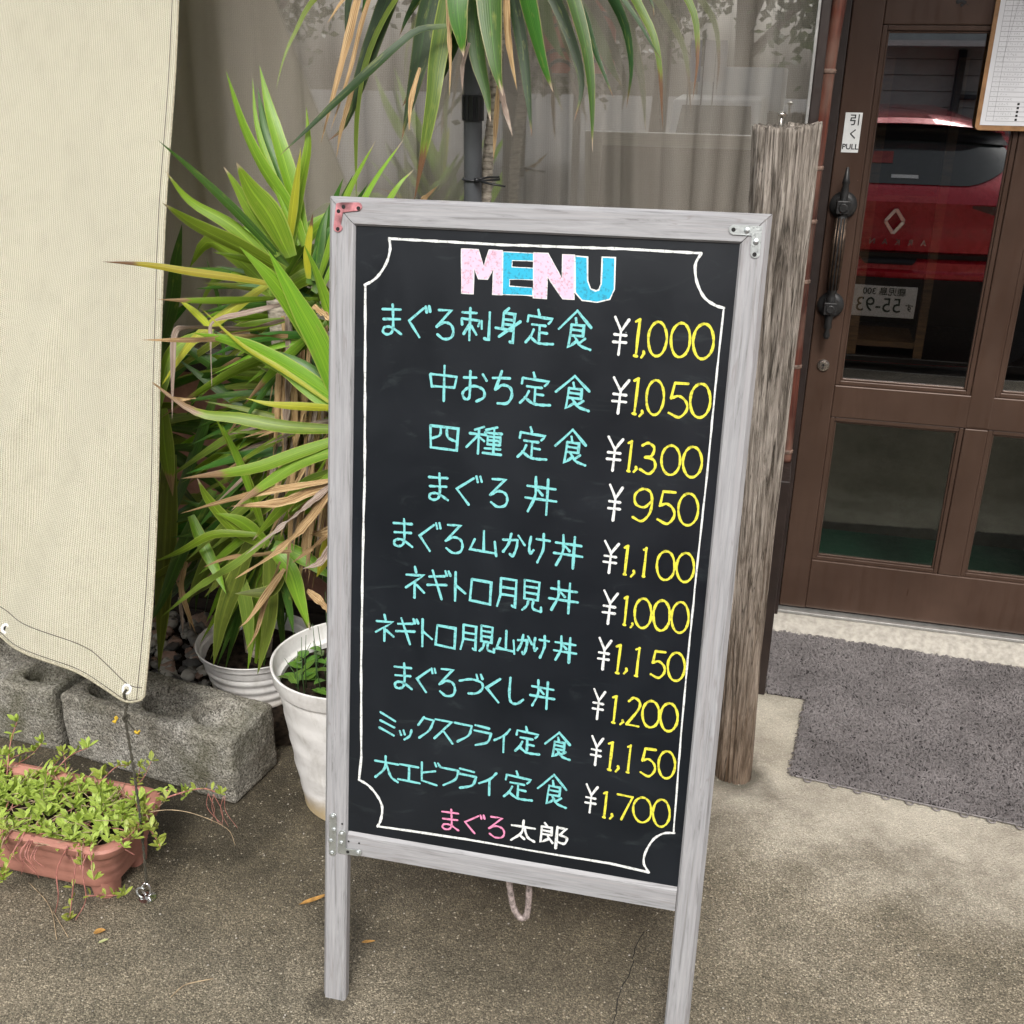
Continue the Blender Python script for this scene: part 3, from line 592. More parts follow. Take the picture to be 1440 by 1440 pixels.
rail('bottom_rail',(XL+WL+g_,.312),(1,0),(0,1),XR-XL-WL-WR-2*g_,.0475,0,0,y0=.0015,chl=.003,ch2=.006)
b=MB(); b.box((XL+WL-.004,.0062,.355),(XR-WR+.004,.014,1.437)); o=b.build('blackboard',M['bb']); o.parent=board
for x in (XL+.02,XR-.02): 
    b=MB(); b.box((x-.015,.002,-.0),(x+.015,.018,.004)); 
# rear legs
def leg_at(x):
    b=MB(); b.box((0,0,0),(.03,.02,1.455)); o=b.build('rear_leg',M['frame'],bevel=.002); o.parent=board
    a=R(-17.5); o.matrix_local=Matrix.Translation((x,.028,ZT-.012))@Matrix.Rotation(-a,4,'X')@Matrix.Translation((0,0,-1.455)); return o
leg_at(XL+.035); leg_at(XR-.065)
b=MB(); b.box((0,0,0),(XR-XL-.13,.018,.03)); o=b.build('rear_bar',M['frame'],bevel=.002); o.parent=board
o.matrix_local=Matrix.Translation((XL+.065,.029,ZT-.012))@Matrix.Rotation(R(17.5),4,'X')@Matrix.Translation((0,0,-.95))
# strokes
BT={
'ま':['0,.17 .95,.15','.06,.5 .92,.47','c .53,0 .56,.3 .58,.72 .5,.93 .26,1 .06,.93 .1,.79 .35,.74 .62,.8 1,.97'],
'ぐ':['.66,.08 0,.5 .5,1','.76,.02 .82,.2','.92,0 .98,.17'],'く':['.9,0 0,.45 .85,1'],
'ろ':['.12,.02 .82,.0 .02,.6','c .02,.6 .45,.44 .85,.5 .99,.72 .86,.94 .45,1 .08,.86'],
'刺':['.02,.15 .5,.14','.28,0 .29,1','.0,.35 .02,.53','.0,.34 .62,.38 .58,.55','.27,.52 .08,.82','.33,.55 .52,.82','.68,.38 .7,.62','.95,.1 .95,.97 .8,.92'],
'身':['.5,0 .32,.12','.3,.14 .28,.58','.32,.14 .76,.16 .72,1 .6,.95','.3,.32 .74,.34','.3,.46 .74,.48','0,.58 .72,.64','1,.36 .15,.82'],
'定':['.40,0 .45,.14','.05,.2 .03,.35','.06,.18 .95,.24 .8,.38','.2,.43 .7,.45','.48,.46 .48,.88','.48,.65 .76,.67','.27,.58 .18,.78 .0,.96','c .15,.78 .4,.94 .65,.98 1,.97'],
'食':['.53,0 .0,.5','.53,0 .98,.42','.5,.2 .53,.33','.38,.37 .76,.38 .75,.66','.38,.37 .32,.97 .56,.80','.38,.5 .75,.52','.36,.65 .75,.66','c .5,.68 .68,.9 1,1','.82,.72 .65,.84'],
'中':['0,.27 .07,.62','0,.26 1,.29 .92,.6','.06,.6 .92,.6','.52,0 .54,1'],
'お':['.05,.22 .55,.2','c .3,0 .31,.5 .29,.88 .12,.92 .02,.76 .15,.6 .5,.48 .85,.58 .9,.82 .6,.98','.82,.08 .98,.27'],
'ち':['0,.22 .85,.2','.42,0 .14,.58','c .14,.58 .5,.42 .9,.5 .98,.75 .75,.97 .3,1'],
'四':['.02,.02 .06,.93 .95,.98 .98,.06 .02,.02','c .38,.06 .35,.38 .1,.55','c .58,.06 .64,.45 .95,.62'],
'種':['.48,.02 .22,.15','.08,.29 .55,.3','.34,.12 .34,.98','.3,.36 0,.78','.38,.42 .5,.52','.86,0 .55,.12','.52,.21 1,.22','.78,.08 .78,.92','.6,.34 .6,.62','.6,.34 .97,.35 .96,.62','.6,.48 .96,.48','.6,.62 .96,.62','.53,.77 .98,.77','.48,.94 1,.96'],
'丼':['.05,.25 .95,.28','0,.58 1,.61','c .3,0 .31,.5 .1,.95','.7,.03 .7,1','.4,.35 .55,.48'],
'山':['.48,0 .5,.82','.16,.38 0,.82 .95,.9','.9,.4 .97,1'],
'か':['0,.3 .66,.26','c .66,.26 .62,.62 .48,1 .34,.92','c .36,0 .26,.45 .02,.85','.7,.05 1,.45'],
'け':['c .06,.15 .0,.5 .06,.72 .22,.6','.35,.2 1,.22','c .68,0 .7,.5 .45,1'],
'ネ':['.48,0 .55,.18','.05,.28 .95,.25 .03,.7','.5,.5 .5,1','.6,.58 1,.8'],
'ギ':['.08,.25 .75,.18','0,.55 .85,.48','.22,.02 .65,1','.78,0 .85,.16','.92,0 1,.14'],
'ト':['.1,0 .15,1','.15,.45 1,.7'],'ロ':['.05,.03 0,.92 .98,1 1,.08 .05,.03'],
'月':['.14,.04 .15,.6 0,.97','.14,.03 .95,.05 .94,.98 .78,.9','.17,.32 .93,.34','.17,.56 .93,.58'],
'見':['.05,.02 .08,.62 .78,.64 .82,.05 .05,.02','.08,.22 .8,.24','.08,.42 .8,.44','c .3,.66 .22,.85 0,1','c .55,.66 .55,.92 .98,1','.98,1 .97,.86'],
'づ':['c 0,.42 .5,.28 .92,.38 .98,.65 .75,.92 .4,.98','.7,.02 .76,.22','.9,0 .97,.2'],
'し':['c .05,0 .04,.7 .2,.96 .6,.98 1,.8'],
'ミ':['.05,0 .98,.33','.05,.38 .92,.62','0,.72 .9,1'],'ッ':['0,.25 .12,.62','.3,.12 .42,.52','c .95,0 .8,.6 .4,1'],
'ク':['.38,0 .02,.42','.34,.04 1,.1','c 1,.1 .72,.6 .1,1'],'ス':['.05,.02 .92,.05 .02,.88','.5,.5 1,1'],
'フ':['0,.05 .98,.1','c .98,.1 .82,.6 .2,1'],'ラ':['.05,0 .85,.08','0,.27 .98,.33','c .98,.33 .78,.78 .1,1'],
'イ':['c .95,0 .6,.3 0,.55','.58,.32 .6,1'],'大':['0,.25 1,.27','c .45,0 .42,.5 .02,.92','c .5,.35 .7,.8 1,1'],
'エ':['.08,.05 .92,.08','.5,.08 .5,.88','0,.88 1,.94'],'ビ':['.05,.05 .08,.86 .85,.98','.1,.5 .75,.36','.72,0 .8,.15','.9,0 1,.13'],
'太':['0,.3 .98,.3','c .5,0 .42,.6 0,1','c .52,.3 .7,.75 1,.92','.38,.72 .56,.86'],
'郎':['.18,0 .26,.1','.08,.16 .44,.16 .44,.48','.08,.16 .06,.85 .34,.66','.08,.32 .44,.32','.08,.48 .44,.48','.32,.56 .5,.8','.64,.08 .62,1','.64,.1 .96,.1 .74,.4','c .74,.4 1,.5 .92,.74 .68,.72'],
'¥':['.04,0 .5,.36 .98,.04','.5,.36 .44,1','.08,.46 .86,.47','.04,.66 .88,.66'],
'1':['0,.07 .9,.0','.82,.0 .5,1','.2,.99 .8,1'],',':['.7,0 .9,.35 .2,1'],'0':['o'],
'5':['.95,.03 .2,.04','.2,.04 .06,.48','c .06,.48 .5,.4 .92,.55 .98,.78 .6,1 0,.9'],
'3':['c .05,.1 .45,0 .85,.14 .72,.4 .28,.48','c .28,.48 .85,.53 1,.78 .6,1 0,.88'],
'9':['c .98,.34 .6,.56 .12,.48 .05,.2 .4,0 .85,.06 1,.36 .9,.75 .5,1 0,.9'],
'2':['c .05,.15 .4,0 .85,.12 .8,.4 0,.98','0,.98 .9,1'],'7':['0,.08 1,.1','1,.1 .35,1']}
CROP={'A':(500,320,4.0),'B':(500,560,4.0),'C':(500,780,4.0),'D':(500,980,4.0),'E':(800,320,3.788),'F':(800,660,5.142),'G':(780,920,4.233)}
INKOFF=[.0060]
def ribbon(b,pts,wd,off):
    """flat marker stroke in board-local coordinates with round ends"""
    P=[np.array(p) for p in pts]; L=[];Rr=[]
    n=len(P)
    for i,p in enumerate(P):
        t=P[min(i+1,n-1)]-P[max(i-1,0)]; t=t/(np.linalg.norm(t)+1e-9); nn=np.array([-t[1],t[0]])
        if 0<i<n-1:
            t1=P[i]-P[i-1]; t1/=np.linalg.norm(t1)+1e-9; k=max(.55,abs(t1@t)); 
        else: k=1
        ww=wd*(1+.16*math.sin(i*.9+p[0]*90)+.08*math.sin(i*2.3+p[1]*70))/2/k
        L.append(p+nn*ww); Rr.append(p-nn*ww)
    def cap(c,d):
        a0=math.atan2(d[1],d[0]); return [c+wd/2*np.array([math.cos(a0+q),math.sin(a0+q)]) for q in np.linspace(-1.35,1.35,5)]
    t0=P[0]-P[1]; t1=P[-1]-P[-2]
    V=[(q[0],-off+.0,q[1]) for q in L+Rr]; F=[(i,i+1,n+i+1,n+i) for i in range(n-1)]
    c0=cap(P[0],t0); c1=cap(P[-1],t1); o=len(V); V+=[(q[0],-off,q[1]) for q in c0]; F.append((n,)+tuple(range(o+4,o-1,-1))+(0,)) if False else F.append(tuple(range(o,o+5)))
    F.append((0,o,o+4,n)) if np.linalg.norm(L[0]-c0[0])<np.linalg.norm(L[0]-c0[4]) else F.append((0,o+4,o,n))
    o=len(V); V+=[(q[0],-off,q[1]) for q in c1]; F.append(tuple(range(o,o+5)))
    F.append((n-1,o,o+4,2*n-1)) if np.linalg.norm(L[-1]-c1[0])<np.linalg.norm(L[-1]-c1[4]) else F.append((n-1,o+4,o,2*n-1))
    b.add(V,F)
SURF=-.0059   # ink lies just in front of the blackboard face (local y .0062)
def stroke_px(b,pts,wpx,curve,k):
    if curve: pts=cr(pts,7)
    else:
        q=[]
        for a,c in zip(pts[:-1],pts[1:]):
            a=np.array(a,float);c=np.array(c,float); m_=max(2,int(np.linalg.norm(c-a)/9)); q+=[a+(c-a)*t/m_ for t in range(m_)]
        q.append(np.array(pts[-1],float)); pts=q
    # hand wobble
    pts=[(p[0]+.35*mnoise.noise(Vector((p[0]*.05,p[1]*.05,k))),p[1]+.35*mnoise.noise(Vector((p[1]*.05,p[0]*.05,k+9)))) for p in pts]
    L=[B(p[0],p[1],.006) for p in pts]; wd=wpx*.00112
    ribbon(b,L,wd,SURF+.00003*(k%12))
def glyph(b,ch,crop,x0,y0,x1,y1,wpx,k):
    ox,oy,s=CROP[crop]; x0,x1=ox+x0/s,ox+x1/s; y0,y1=oy+y0/s,oy+y1/s; xc,yc=(x0+x1)/2,(y0+y1)/2
    sl=.04+.128*(yc-285)/955; ln=-(.01+.10*(xc-463)/623); W=x1-x0; H=y1-y0
    if ch not in '10,23579¥': H=max(H-abs(sl)*W,4)
    W2=W-abs(ln)*H*.8 if ch in '0¥123579' else W-abs(ln)*H*.4
    for si,st in enumerate(BT[ch]):
        if st=='o':
            if True:
                pts=[(.5+.5*math.cos(a)*(1+.03*math.sin(a*2)),.5+.5*math.sin(a)) for a in np.linspace(-1.9,-1.9+6.35,26)]; c=False
        else:
            c=st.startswith('c '); pts=[tuple(map(float,q.split(','))) for q in (st[2:] if c else st).split()]
        P=[]
        for u,v in pts:
            x=xc+(u-.5)*W2+ln*(v-.5)*H; y=yc+(v-.5)*H+sl*(u-.5)*W; P.append((x,y))
        stroke_px(b,P,wpx*random.uniform(.92,1.08),c,k+si)
def line(name,ink,items,wpx=3.6,label=None):
    b=MB()
    for k,(ch,crop,*bb) in enumerate(items): glyph(b,ch,crop,*bb,wpx,k*3)
    o=b.build(name,M[ink],fix=False); o.parent=board
    # faces look towards the viewer
    for p in o.data.polygons: pass
    return o
L=[]
rows=[
('A',['ま 150 430 258 605','ぐ 300 436 422 620','ろ 453 460 553 630','刺 595 450 762 640','身 788 450 928 655','定 960 460 1118 662','食 1142 462 1330 688']),
('A',['中 418 772 570 980','お 600 805 740 985','ち 770 805 885 995','定 928 812 1100 1005','食 1125 828 1320 1032']),
('B',['四 415 150 580 298','種 625 150 822 325','定 915 158 1078 350','食 1122 170 1300 378']),
('B',['ま 410 418 522 578','ぐ 568 428 712 605','ろ 755 450 858 615','丼 955 440 1132 660']),
('B',['ま 212 675 322 840','ぐ 360 692 480 865','ろ 505 708 605 875','山 645 740 800 888','か 828 758 952 895','け 975 755 1092 930','丼 1115 765 1278 962']),
('C',['ネ 280 62 388 248','ギ 403 82 532 255','ト 552 98 620 265','ロ 645 133 763 280','月 798 125 908 305','見 940 138 1052 322','丼 1088 145 1252 335']),
('C',['ネ 112 332 215 490','ギ 228 352 352 508','ト 368 362 432 520','ロ 452 392 562 528','月 592 388 682 545','見 700 395 785 550','山 795 422 900 558','か 912 448 993 562','け 1002 450 1088 585','丼 1115 455 1243 612']),
('C',['ま 218 605 318 760','ぐ 345 628 452 780','ろ 470 638 562 800','づ 585 660 718 792','く 735 690 820 832','し 862 692 946 845','丼 982 700 1120 872']),
('D',['ミ 135 85 225 218','ッ 248 178 318 245','ク 350 108 440 240','ス 442 122 548 262','フ 555 140 655 262','ラ 668 158 765 282','イ 780 170 872 315','定 900 160 1038 328','食 1065 190 1210 355']),
('D',['大 108 325 240 480','エ 240 372 362 492','ビ 365 360 475 502','フ 475 390 580 508','ラ 580 402 680 524','イ 695 415 795 558','定 838 408 998 588','食 1025 425 1190 625'])]
def items(crop,L): 
    out=[]
    for s in L: q=s.split(); out.append((q[0],crop,*map(float,q[1:])))
    return out
for crop,l in rows: line('dish_name','cyan',items(crop,l),3.7)
line('shop_name','pink',items('D',['ま 485 625 582 755','ぐ 615 650 728 775','ろ 748 670 840 798']),3.3)
line('shop_name','white',items('D',['太 877 685 1010 825','郎 1032 705 1190 860']),3.8)
yen=['E 230 480 322 678','E 225 803 322 990','E 197 1118 290 1295','F 278 118 390 370','F 243 525 363 750','F 238 883 355 1118','F 205 1225 307 1448','G 222 213 302 385','G 212 492 288 660','G 178 780 257 942']
for y in yen:
    q=y.split(); line('yen_sign','white',[('¥',q[0],*map(float,q[1:]))],3.7)
prices=[('E',['1 345 488 382 685',', 383 660 402 692','0 417 502 527 685','0 537 508 652 690','0 655 513 778 700']),
('E',['1 337 803 374 993',', 372 975 395 1005','0 407 813 512 998','5 532 823 640 1010','0 640 832 760 1013']),
('E',['1 308 1138 338 1298',', 343 1275 362 1302','3 378 1148 468 1310','0 488 1160 598 1318','0 602 1168 714 1330']),
('F',['9 460 143 607 375','5 642 155 775 392','0 783 175 943 405']),
('F',['1 392 553 430 760',', 445 732 476 775','1 530 568 563 775','0 628 592 772 800','0 772 605 912 815']),
('F',['1 392 920 425 1125',', 443 1112 463 1142','0 468 935 603 1147','0 603 948 738 1165','0 735 960 873 1182']),
('F',['1 335 1268 378 1473',', 498 1440 525 1478','1 475 1290 515 1495','5 593 1310 703 1507','0 708 1327 845 1529']),
('G',['1 338 248 372 408',', 388 392 410 418','2 428 260 518 425','0 517 278 628 435','0 623 292 738 458']),
('G',['1 312 523 350 688',', 360 665 383 697','1 427 542 455 703','5 512 558 605 725','0 612 578 722 738']),
('G',['1 285 820 313 972',', 326 950 345 978','7 365 828 465 985','0 463 853 580 1000','0 580 865 690 1027'])]
for i,(crop,l) in enumerate(prices):
    it=items(crop,l)
    if i==6: it[1]=(',','G',410,85,432,115)
    line('price','yellow',it,3.5)
def px(crop,s):
    ox,oy,sc=CROP[crop]; return [(ox+float(a.split(',')[0])/sc,oy+float(a.split(',')[1])/sc) for a in s.split()]
b=MB()
stroke_px(b,px('A','190,62 820,97')+px('E','300,114 705,137'),3.4,False,1)
stroke_px(b,px('E','705,137 674,200 682,290 720,370 775,412 825,428'),3.6,True,2)
stroke_px(b,px('E','825,428 790,750')+px('F','1003,0 925,720')+px('G','795,0 752,480 708,1066'),2.6,False,3)
stroke_px(b,px('G','712,1064 650,1066 590,1100 545,1170 530,1240 560,1298'),3.4,True,4)
stroke_px(b,px('G','560,1298 330,1245')+px('D','1080,880 620,800 130,728'),3.6,False,5)
stroke_px(b,px('D','20,465 75,500 125,560 150,620 142,690 125,728'),4.0,True,6)
stroke_px(b,px('A','55,322')+px('B','52,400 40,950')+px('C','32,600')+px('D','32,340 20,465'),3.6,False,7)
stroke_px(b,px('A','190,60 195,120 178,190 140,255 95,300 52,322'),3.6,True,8)
o=b.build('border_line',M['white'],fix=False); o.parent=board
# MENU lettering
def poly_fill(name,ink,P,k):
    V=[B(x,y,.006) for x,y in P]; bm=bmesh.new(); vs=[bm.verts.new((v[0],SURF*-1+.00012+.00001*k if False else .0058,v[1])) for v in V]
    es=[bm.edges.new((vs[i],vs[(i+1)%len(vs)])) for i in range(len(vs))]; bmesh.ops.triangle_fill(bm,edges=es,use_beauty=True)
    me=bpy.data.meshes.new(name); bm.to_mesh(me); bm.free(); me.materials.append(M[ink]); o=bpy.data.objects.new(name,me); COL.objects.link(o); o.parent=board
    e=MB(); P2=list(P)+[P[0]]; stroke_px(e,P2,1.9,False,k); ol=e.build('outline',M['white'],fix=False); ol.parent=o; return o
poly_fill('letter','pinkfill',px('A','597,120 690,125 722,222 752,126 826,130 823,379 772,375 777,228 742,290 692,288 665,225 662,372 598,368'),1)
poly_fill('letter','bluefill',px('A','832,138 998,146 998,186 880,183 878,224 998,230 998,292 866,290 864,332 994,340 994,380 828,375'),2)
poly_fill('letter','pinkfill',px('A','1003,142 1082,147 1163,292 1166,152 1230,156 1228,404 1166,400 1078,272 1074,400 1001,394'),3)
poly_fill('letter','bluefill',px('A','1234,160 1304,166 1306,300 1322,345 1350,357')+px('E','158,334 172,300 178,158 247,160 243,330 218,382 150,398 70,388 34,345'),4)
# fixing plates
def plate(name,mat,P,yo=-.0022,t=.002,holes=(),screws=()):
    V=[B(x,y,yo) for x,y in P]; b=MB(); b.prism([(v[0],yo,v[1]) for v in V],(0,t,0)); o=b.build(name,M[mat],bevel=.0006,seg=1); o.parent=board
    for x,y in holes:
        c=B(x,y,yo); h=MB(); h.lathe([(0,0),(.0032,0),(.0032,.0003),(0,.0003)],(c[0],yo,c[1]),12,'y'); q=h.build('screw_hole',M['hole']); q.parent=o
    for x,y in screws:
        c=B(x,y,yo); h=MB(); h.lathe([(0,0),(.0045,0),(.0042,.0012),(.0025,.0021),(0,.0023)],(c[0],yo,c[1]),14,'y'); h.box((c[0]-.0025,yo-.0025,c[1]-.0005),(c[0]+.0025,yo-.0021,c[1]+.0005)); q=h.build('screw',M['steel'],auto=40); q.parent=o
def cap_px(x,y,r,a0,a1,n=7): return [(x+r*math.cos(R(a0+(a1-a0)*i/(n-1))),y+r*math.sin(R(a0+(a1-a0)*i/(n-1)))) for i in range(n)]
plate('corner_bracket','steel',cap_px(1032,323,7,100,260)+[(1072,318),(1068.5,357)]+cap_px(1062,357,7,0,170)[:0]+cap_px(1062,356,7,5,175)+[(1057,331.5)],holes=[(1031.5,323),(1061,358)],screws=[(1050.5,324),(1063,340)])
plate('corner_bracket','rusty',[(472.5,286),(480,284.5)]+cap_px(503,290.5,6,-80,85)+[(482,299),(479,316)]+cap_px(475,320,6.5,0,180),holes=[(483,291),(504,293),(476,297),(475,322)])
plate('joining_plate','steel',cap_px(468,1149,5.2,180,360)+[(472.6,1199)]+cap_px(467.4,1199,5.2,0,180),screws=[(467.5,1148.5),(469.5,1167),(465,1182.5),(466.5,1199.5)])
plate('corner_bracket','steel',[(475.5,1172)]+cap_px(481,1173,5.3,190,350)+[(486,1193.5),(503,1195.5)]+cap_px(503.5,1199.5,4.5,-80,95)+[(474.5,1200)],yo=-.0045 if False else -.0024,holes=[(489,1198)],screws=[(480,1173),(479.7,1185.5),(503.3,1199.3)])
for x,y in ((481.2,1158.5),(490.3,1183),(505,1185.7)):
    c=B(x,y,0); h=MB(); h.lathe([(0,0),(.0018,0),(.0018,.0004),(0,.0004)],(c[0],-.0002,c[1]),10,'y'); q=h.build('screw_hole',M['hole']); q.parent=board
# rubber feet
for x in (XL+.021,XR-.021):
    b=MB(); b.box((x-.017,.004,-.0035),(x+.017,.021,-.0003)); q=b.build('rubber_foot',M['plastic_black']); q.parent=board
# wrapped cord hanging below the bottom rail
cp=cr([hit(*q,FOOT+BY*.05,BY) for q in ((714,1225),(718,1255),(722,1275),(731,1290),(740,1288),(743,1270),(745,1235))],6)
b=MB(); b.tube(cp,[.0062*(1+.25*mnoise.noise(Vector((i*.9,0,0)))) for i in range(len(cp))],8); o=b.build('wrapped_cord',simple('clear_tape_wrap',(.36,.30,.285),.25,0,.4,120,.8),smooth=True)
o.parent=board; o.matrix_parent_inverse=bmx.inverted()
# ------------------------------------------------------------------ clipboard
cb=[fp(*q,-.012) for q in ((1371,183),(1403,0))]; cx0=(cb[0][0]+cb[1][0])/2-.003; cz0=cb[0][2]
clp=empty('clipboard',(cx0+.14,-.01,cz0),'brown clipboard with a ruled white waiting list hung on the door','clipboard')
b=MB(); W_,H_=.30,.44; rr=.012; pl=[]
for (qx,qz,a0) in ((cx0+rr,cz0+rr,180),(cx0+W_-rr,cz0+rr,270),(cx0+W_-rr,cz0+H_-rr,0),(cx0+rr,cz0+H_-rr,90)):
    for a in np.linspace(a0,a0+90,6): pl.append((qx+rr*math.cos(R(a)),-.014,qz+rr*math.sin(R(a))))
b.prism(pl,(0,.005,0)); keep(b.build('backing_board',M['clip'],bevel=.001),clp)
b=MB(); px0,pz0=cx0+.011,cz0+.013; b.box((px0,-.0155,pz0),(px0+.275,-.0142,pz0+.40)); ppr=b.build('paper',M['paper']); keep(ppr,clp)
b=MB(); 
for i in range(32):
    z=pz0+.010+i*.0118; b.box((px0+.012,-.0158,z),(px0+.27,-.01555,z+.0009))
for x in (.012,.030,.30): b.box((px0+min(x,.268),-.01595,pz0+.01),(px0+min(x,.268)+.0008,-.0157,pz0+.385))
keep(b.build('ruled_lines',M['pencil']),clp)
b=MB(); rn=random.Random(3)
for i in range(30):
    z=pz0+.0135+i*.0118
    x=px0+.036; e=px0+rn.uniform(.055,.085)
    while x<e:
        q=[(x+rn.uniform(0,.005),-.0162,z+rn.uniform(0,.0065)) for _ in range(4)]; b.tube(q,.00028,3); x+=.0065
    q=[(px0+.018+rn.uniform(0,.006),-.0162,z+rn.uniform(0,.006)) for _ in range(3)]; b.tube(q,.00028,3)
b.tube([(px0+.036,-.0163,pz0+.36),(px0+.085,-.0163,pz0+.17)],.0004,4); b.tube([(px0+.05,-.0163,pz0+.36),(px0+.028,-.0163,pz0+.15)],.0004,4)
keep(b.build('pencil_writing',M['pencil']),clp)
b=MB()
for i in range(5): z=pz0+.012+i*.0095; b.box((px0+.082,-.0161,z),(px0+.0875,-.01575,z+.0055))
keep(b.build('printed_marks',M['letter']),clp)
b=MB(); b.box((cx0+.09,-.03,cz0+H_-.03),(cx0+.21,-.0145,cz0+H_+.005)); keep(b.build('clip',M['chrome'],bevel=.003),clp)
# ------------------------------------------------------------------ shade cloth
TB=fp(203,975,-1.47); TT=fp(248,-2,-.75); tdir=(TT-TB); tdir/=tdir[2]
tn=np.cross(np.array([1,0,0.]),tdir); tn/=np.linalg.norm(tn)
tarp=empty('shade_cloth',tuple(TB),'beige woven shade cloth hanging down over the window, tied by its corner','shade cloth')
def TP(x,y): return hit(x,y,TB,tn)
hem=cr([TP(*q) for q in ((204,976),(200,982),(178,984),(150,967),(110,940),(60,916),(0,893))],8)
hx=np.array([p[0] for p in hem]); hz_=np.array([p[2] for p in hem])
NU,NV=170,150; V=[];F=[];UV=[]; ztop=2.35; LX=2.2
for j in range(NV+1):
    t=(j/NV)**1.15
    for i in range(NU+1):
        s=i/NU; ux=s**1.3*LX
        xb=TB[0]+.003-ux
        k=np.interp(-xb,-hx,hz_) if xb>hx[-1] else hz_[-1]+.10*(1-math.exp(-(hx[-1]-xb)*3))
        z=k+(ztop-k)*t; y=TB[1]+tdir[1]*(z-TB[2]); x=xb+tdir[0]*(z-TB[2])*max(0,1-ux/1.2)
        # soft folds running up from the tied corner
        d=.016*math.sin(ux*9-(z-.4)*5.5)*math.exp(-ux*1.4)*(1-t)+.018*math.sin((ux-.15)*11+(z-.5)*3.8)*max(0,1-t*1.3)*min(1,ux*5)
        d+=.034*math.exp(-(((ux-.40)+(z-.85)*.35)/.055)**2)*math.exp(-((z-.85)/.35)**2)-.028*math.exp(-(((ux-.33)+(z-.6)*.35)/.05)**2)*math.exp(-((z-.7)/.3)**2)
        d+=.004*mnoise.noise(Vector((ux*5,z*4,0)))
        V.append((x,y-d,z+0)); UV.append((ux,z))
for j in range(NV):
    for i in range(NU): a=j*(NU+1)+i; F.append((a,a+NU+1,a+NU+2,a+1))
b=MB(); b.v=V; b.f=F; o=b.build('cloth',M['tarp'],smooth=True,fix=False); uv=o.data.uv_layers.new(name='UV'); li=[0]*len(o.data.loops); o.data.loops.foreach_get('vertex_index',li)
uv.data.foreach_set('uv',[c for k in li for c in UV[k]]); sm=o.modifiers.new('thickness','SOLIDIFY'); sm.thickness=.0022; sm.offset=0; keep(o,tarp)
# rolled right edge and stitched hem
def on_cloth(ux,up_,off):
    j=min(NV,int(up_*NV)); i=min(NU,int((ux/LX)**(1/1.3)*NU)); return np.array(V[j*(NU+1)+i])+np.array([0,-off,0])
ed=[np.array(V[j*(NU+1)]) for j in range(0,NV+1,3)]
b=MB(); b.tube(ed,.0024,8); M['tedge']=simple('shade_cloth_binding',(.42,.39,.29),.85,0,.25,260,.6); o=b.build('rolled_edge',M['tedge'],smooth=True); keep(o,tarp)
b=MB(); b.tube([np.array(V[i]) for i in range(0,NU+1,2)],.0032,6); keep(b.build('rolled_hem',M['tedge'],smooth=True),tarp)
def hemline(dz,rad):
    P=[]
    for i in range(2,int(NU*.8),1):
        ba_=np.array(V[i]); up1=np.array(V[i+8*(NU+1)]); dd=(up1-ba_)/np.linalg.norm(up1-ba_); P.append(ba_+dd*dz*min(1,.35+i/30)+np.array([0,-.0018,0]))
    b=MB(); b.tube(P,rad,5); return b
keep(hemline(.062,.0009).build('hem_stitching',M['thread']),tarp); keep(hemline(.008,.0008).build('hem_stitching',M['thread']),tarp)
b=MB(); b.tube([np.array(V[j*(NU+1)+4])+np.array([0,-.002,0]) for j in range(0,NV+1)],.0008,5); keep(b.build('edge_stitching',M['thread']),tarp)
gro=[]
for q in ((180,968),(10,883)):
    c=TP(*q)-np.array([0,.004,0]); gro.append(c); b=MB(); ring=[]
    e1=np.array([1,0,0.]); e2=np.cross(tn,e1); e2/=np.linalg.norm(e2)
    for a in np.linspace(0,2*math.pi,25): ring.append(c+.0092*(e1*math.cos(a)+e2*math.sin(a)))
    b.tube(ring,.0036,8); g1=b.build('eyelet',M['eyelet'],smooth=True); keep(g1,tarp)
    b=MB(); b.add([c+.0075*(e1*math.cos(a)+e2*math.sin(a))+np.array([0,-.0008,0]) for a in np.linspace(0,2*math.pi,17)[:-1]],[tuple(range(16))]); h=b.build('eyelet_hole',M['hole']); keep(h,tarp)
# rope and ground anchor
anc=gp(208,1264); c=gro[0]
rp=[c+np.array([0,.01,.0]),c+np.array([.0,-.012,-.004]),c+np.array([.004,-.012,-.03]),TP(184,1003)-np.array([0,.02,0])]
rp+=[hit(194,1045,TB,tn)*.0+np.array([0,0,0])][:0]
k0=rp[-1]; kn=np.array([anc[0]+.004,anc[1]-.002,.045]); rp+=[k0+(kn-k0)*t+np.array([.02*math.sin(t*3.14),-.02*math.sin(t*3.14),0]) for t in (.2,.4,.6,.8,1.)]
rope=empty('tie_rope',tuple(kn),'thin olive braided rope running from the cloth corner to the ground anchor','rope')
rc=cr(rp,14)
for ph in (0,math.pi):
    b=MB(); P=[]
    for i,p in enumerate(rc): a=i*.9+ph; P.append(p+np.array([.0016*math.cos(a),.0016*math.sin(a),0]))
    b.tube(P,.0019,6); keep(b.build('strand',M['rope'],smooth=True),rope)
b=MB(); b.tube([k0+np.array([.008*math.cos(a)*(.5+.5*math.sin(a*3)),.007*math.sin(a),.006*math.sin(2*a)]) for a in np.linspace(0,9,30)],.0024,6); keep(b.build('knot',M['rope'],smooth=True),rope)
b=MB(); b.tube([k0,k0+np.array([.02,-.01,-.012]),k0+np.array([.032,-.012,-.022])],.0018,6); keep(b.build('loose_end',M['rope'],smooth=True),rope)
Mf=simple('yellow_frayed_fibre',(.62,.42,.04),.8); b=MB()
for cc in (k0+np.array([-.012,-.014,.004]),k0+np.array([.034,-.014,-.022])):
    for k in range(6):
        d=np.array([random.uniform(-1,1),random.uniform(-1,1),random.uniform(-1,1)])*.007; b.tube([cc-d,cc+d*.4],[.0028,.001],5)
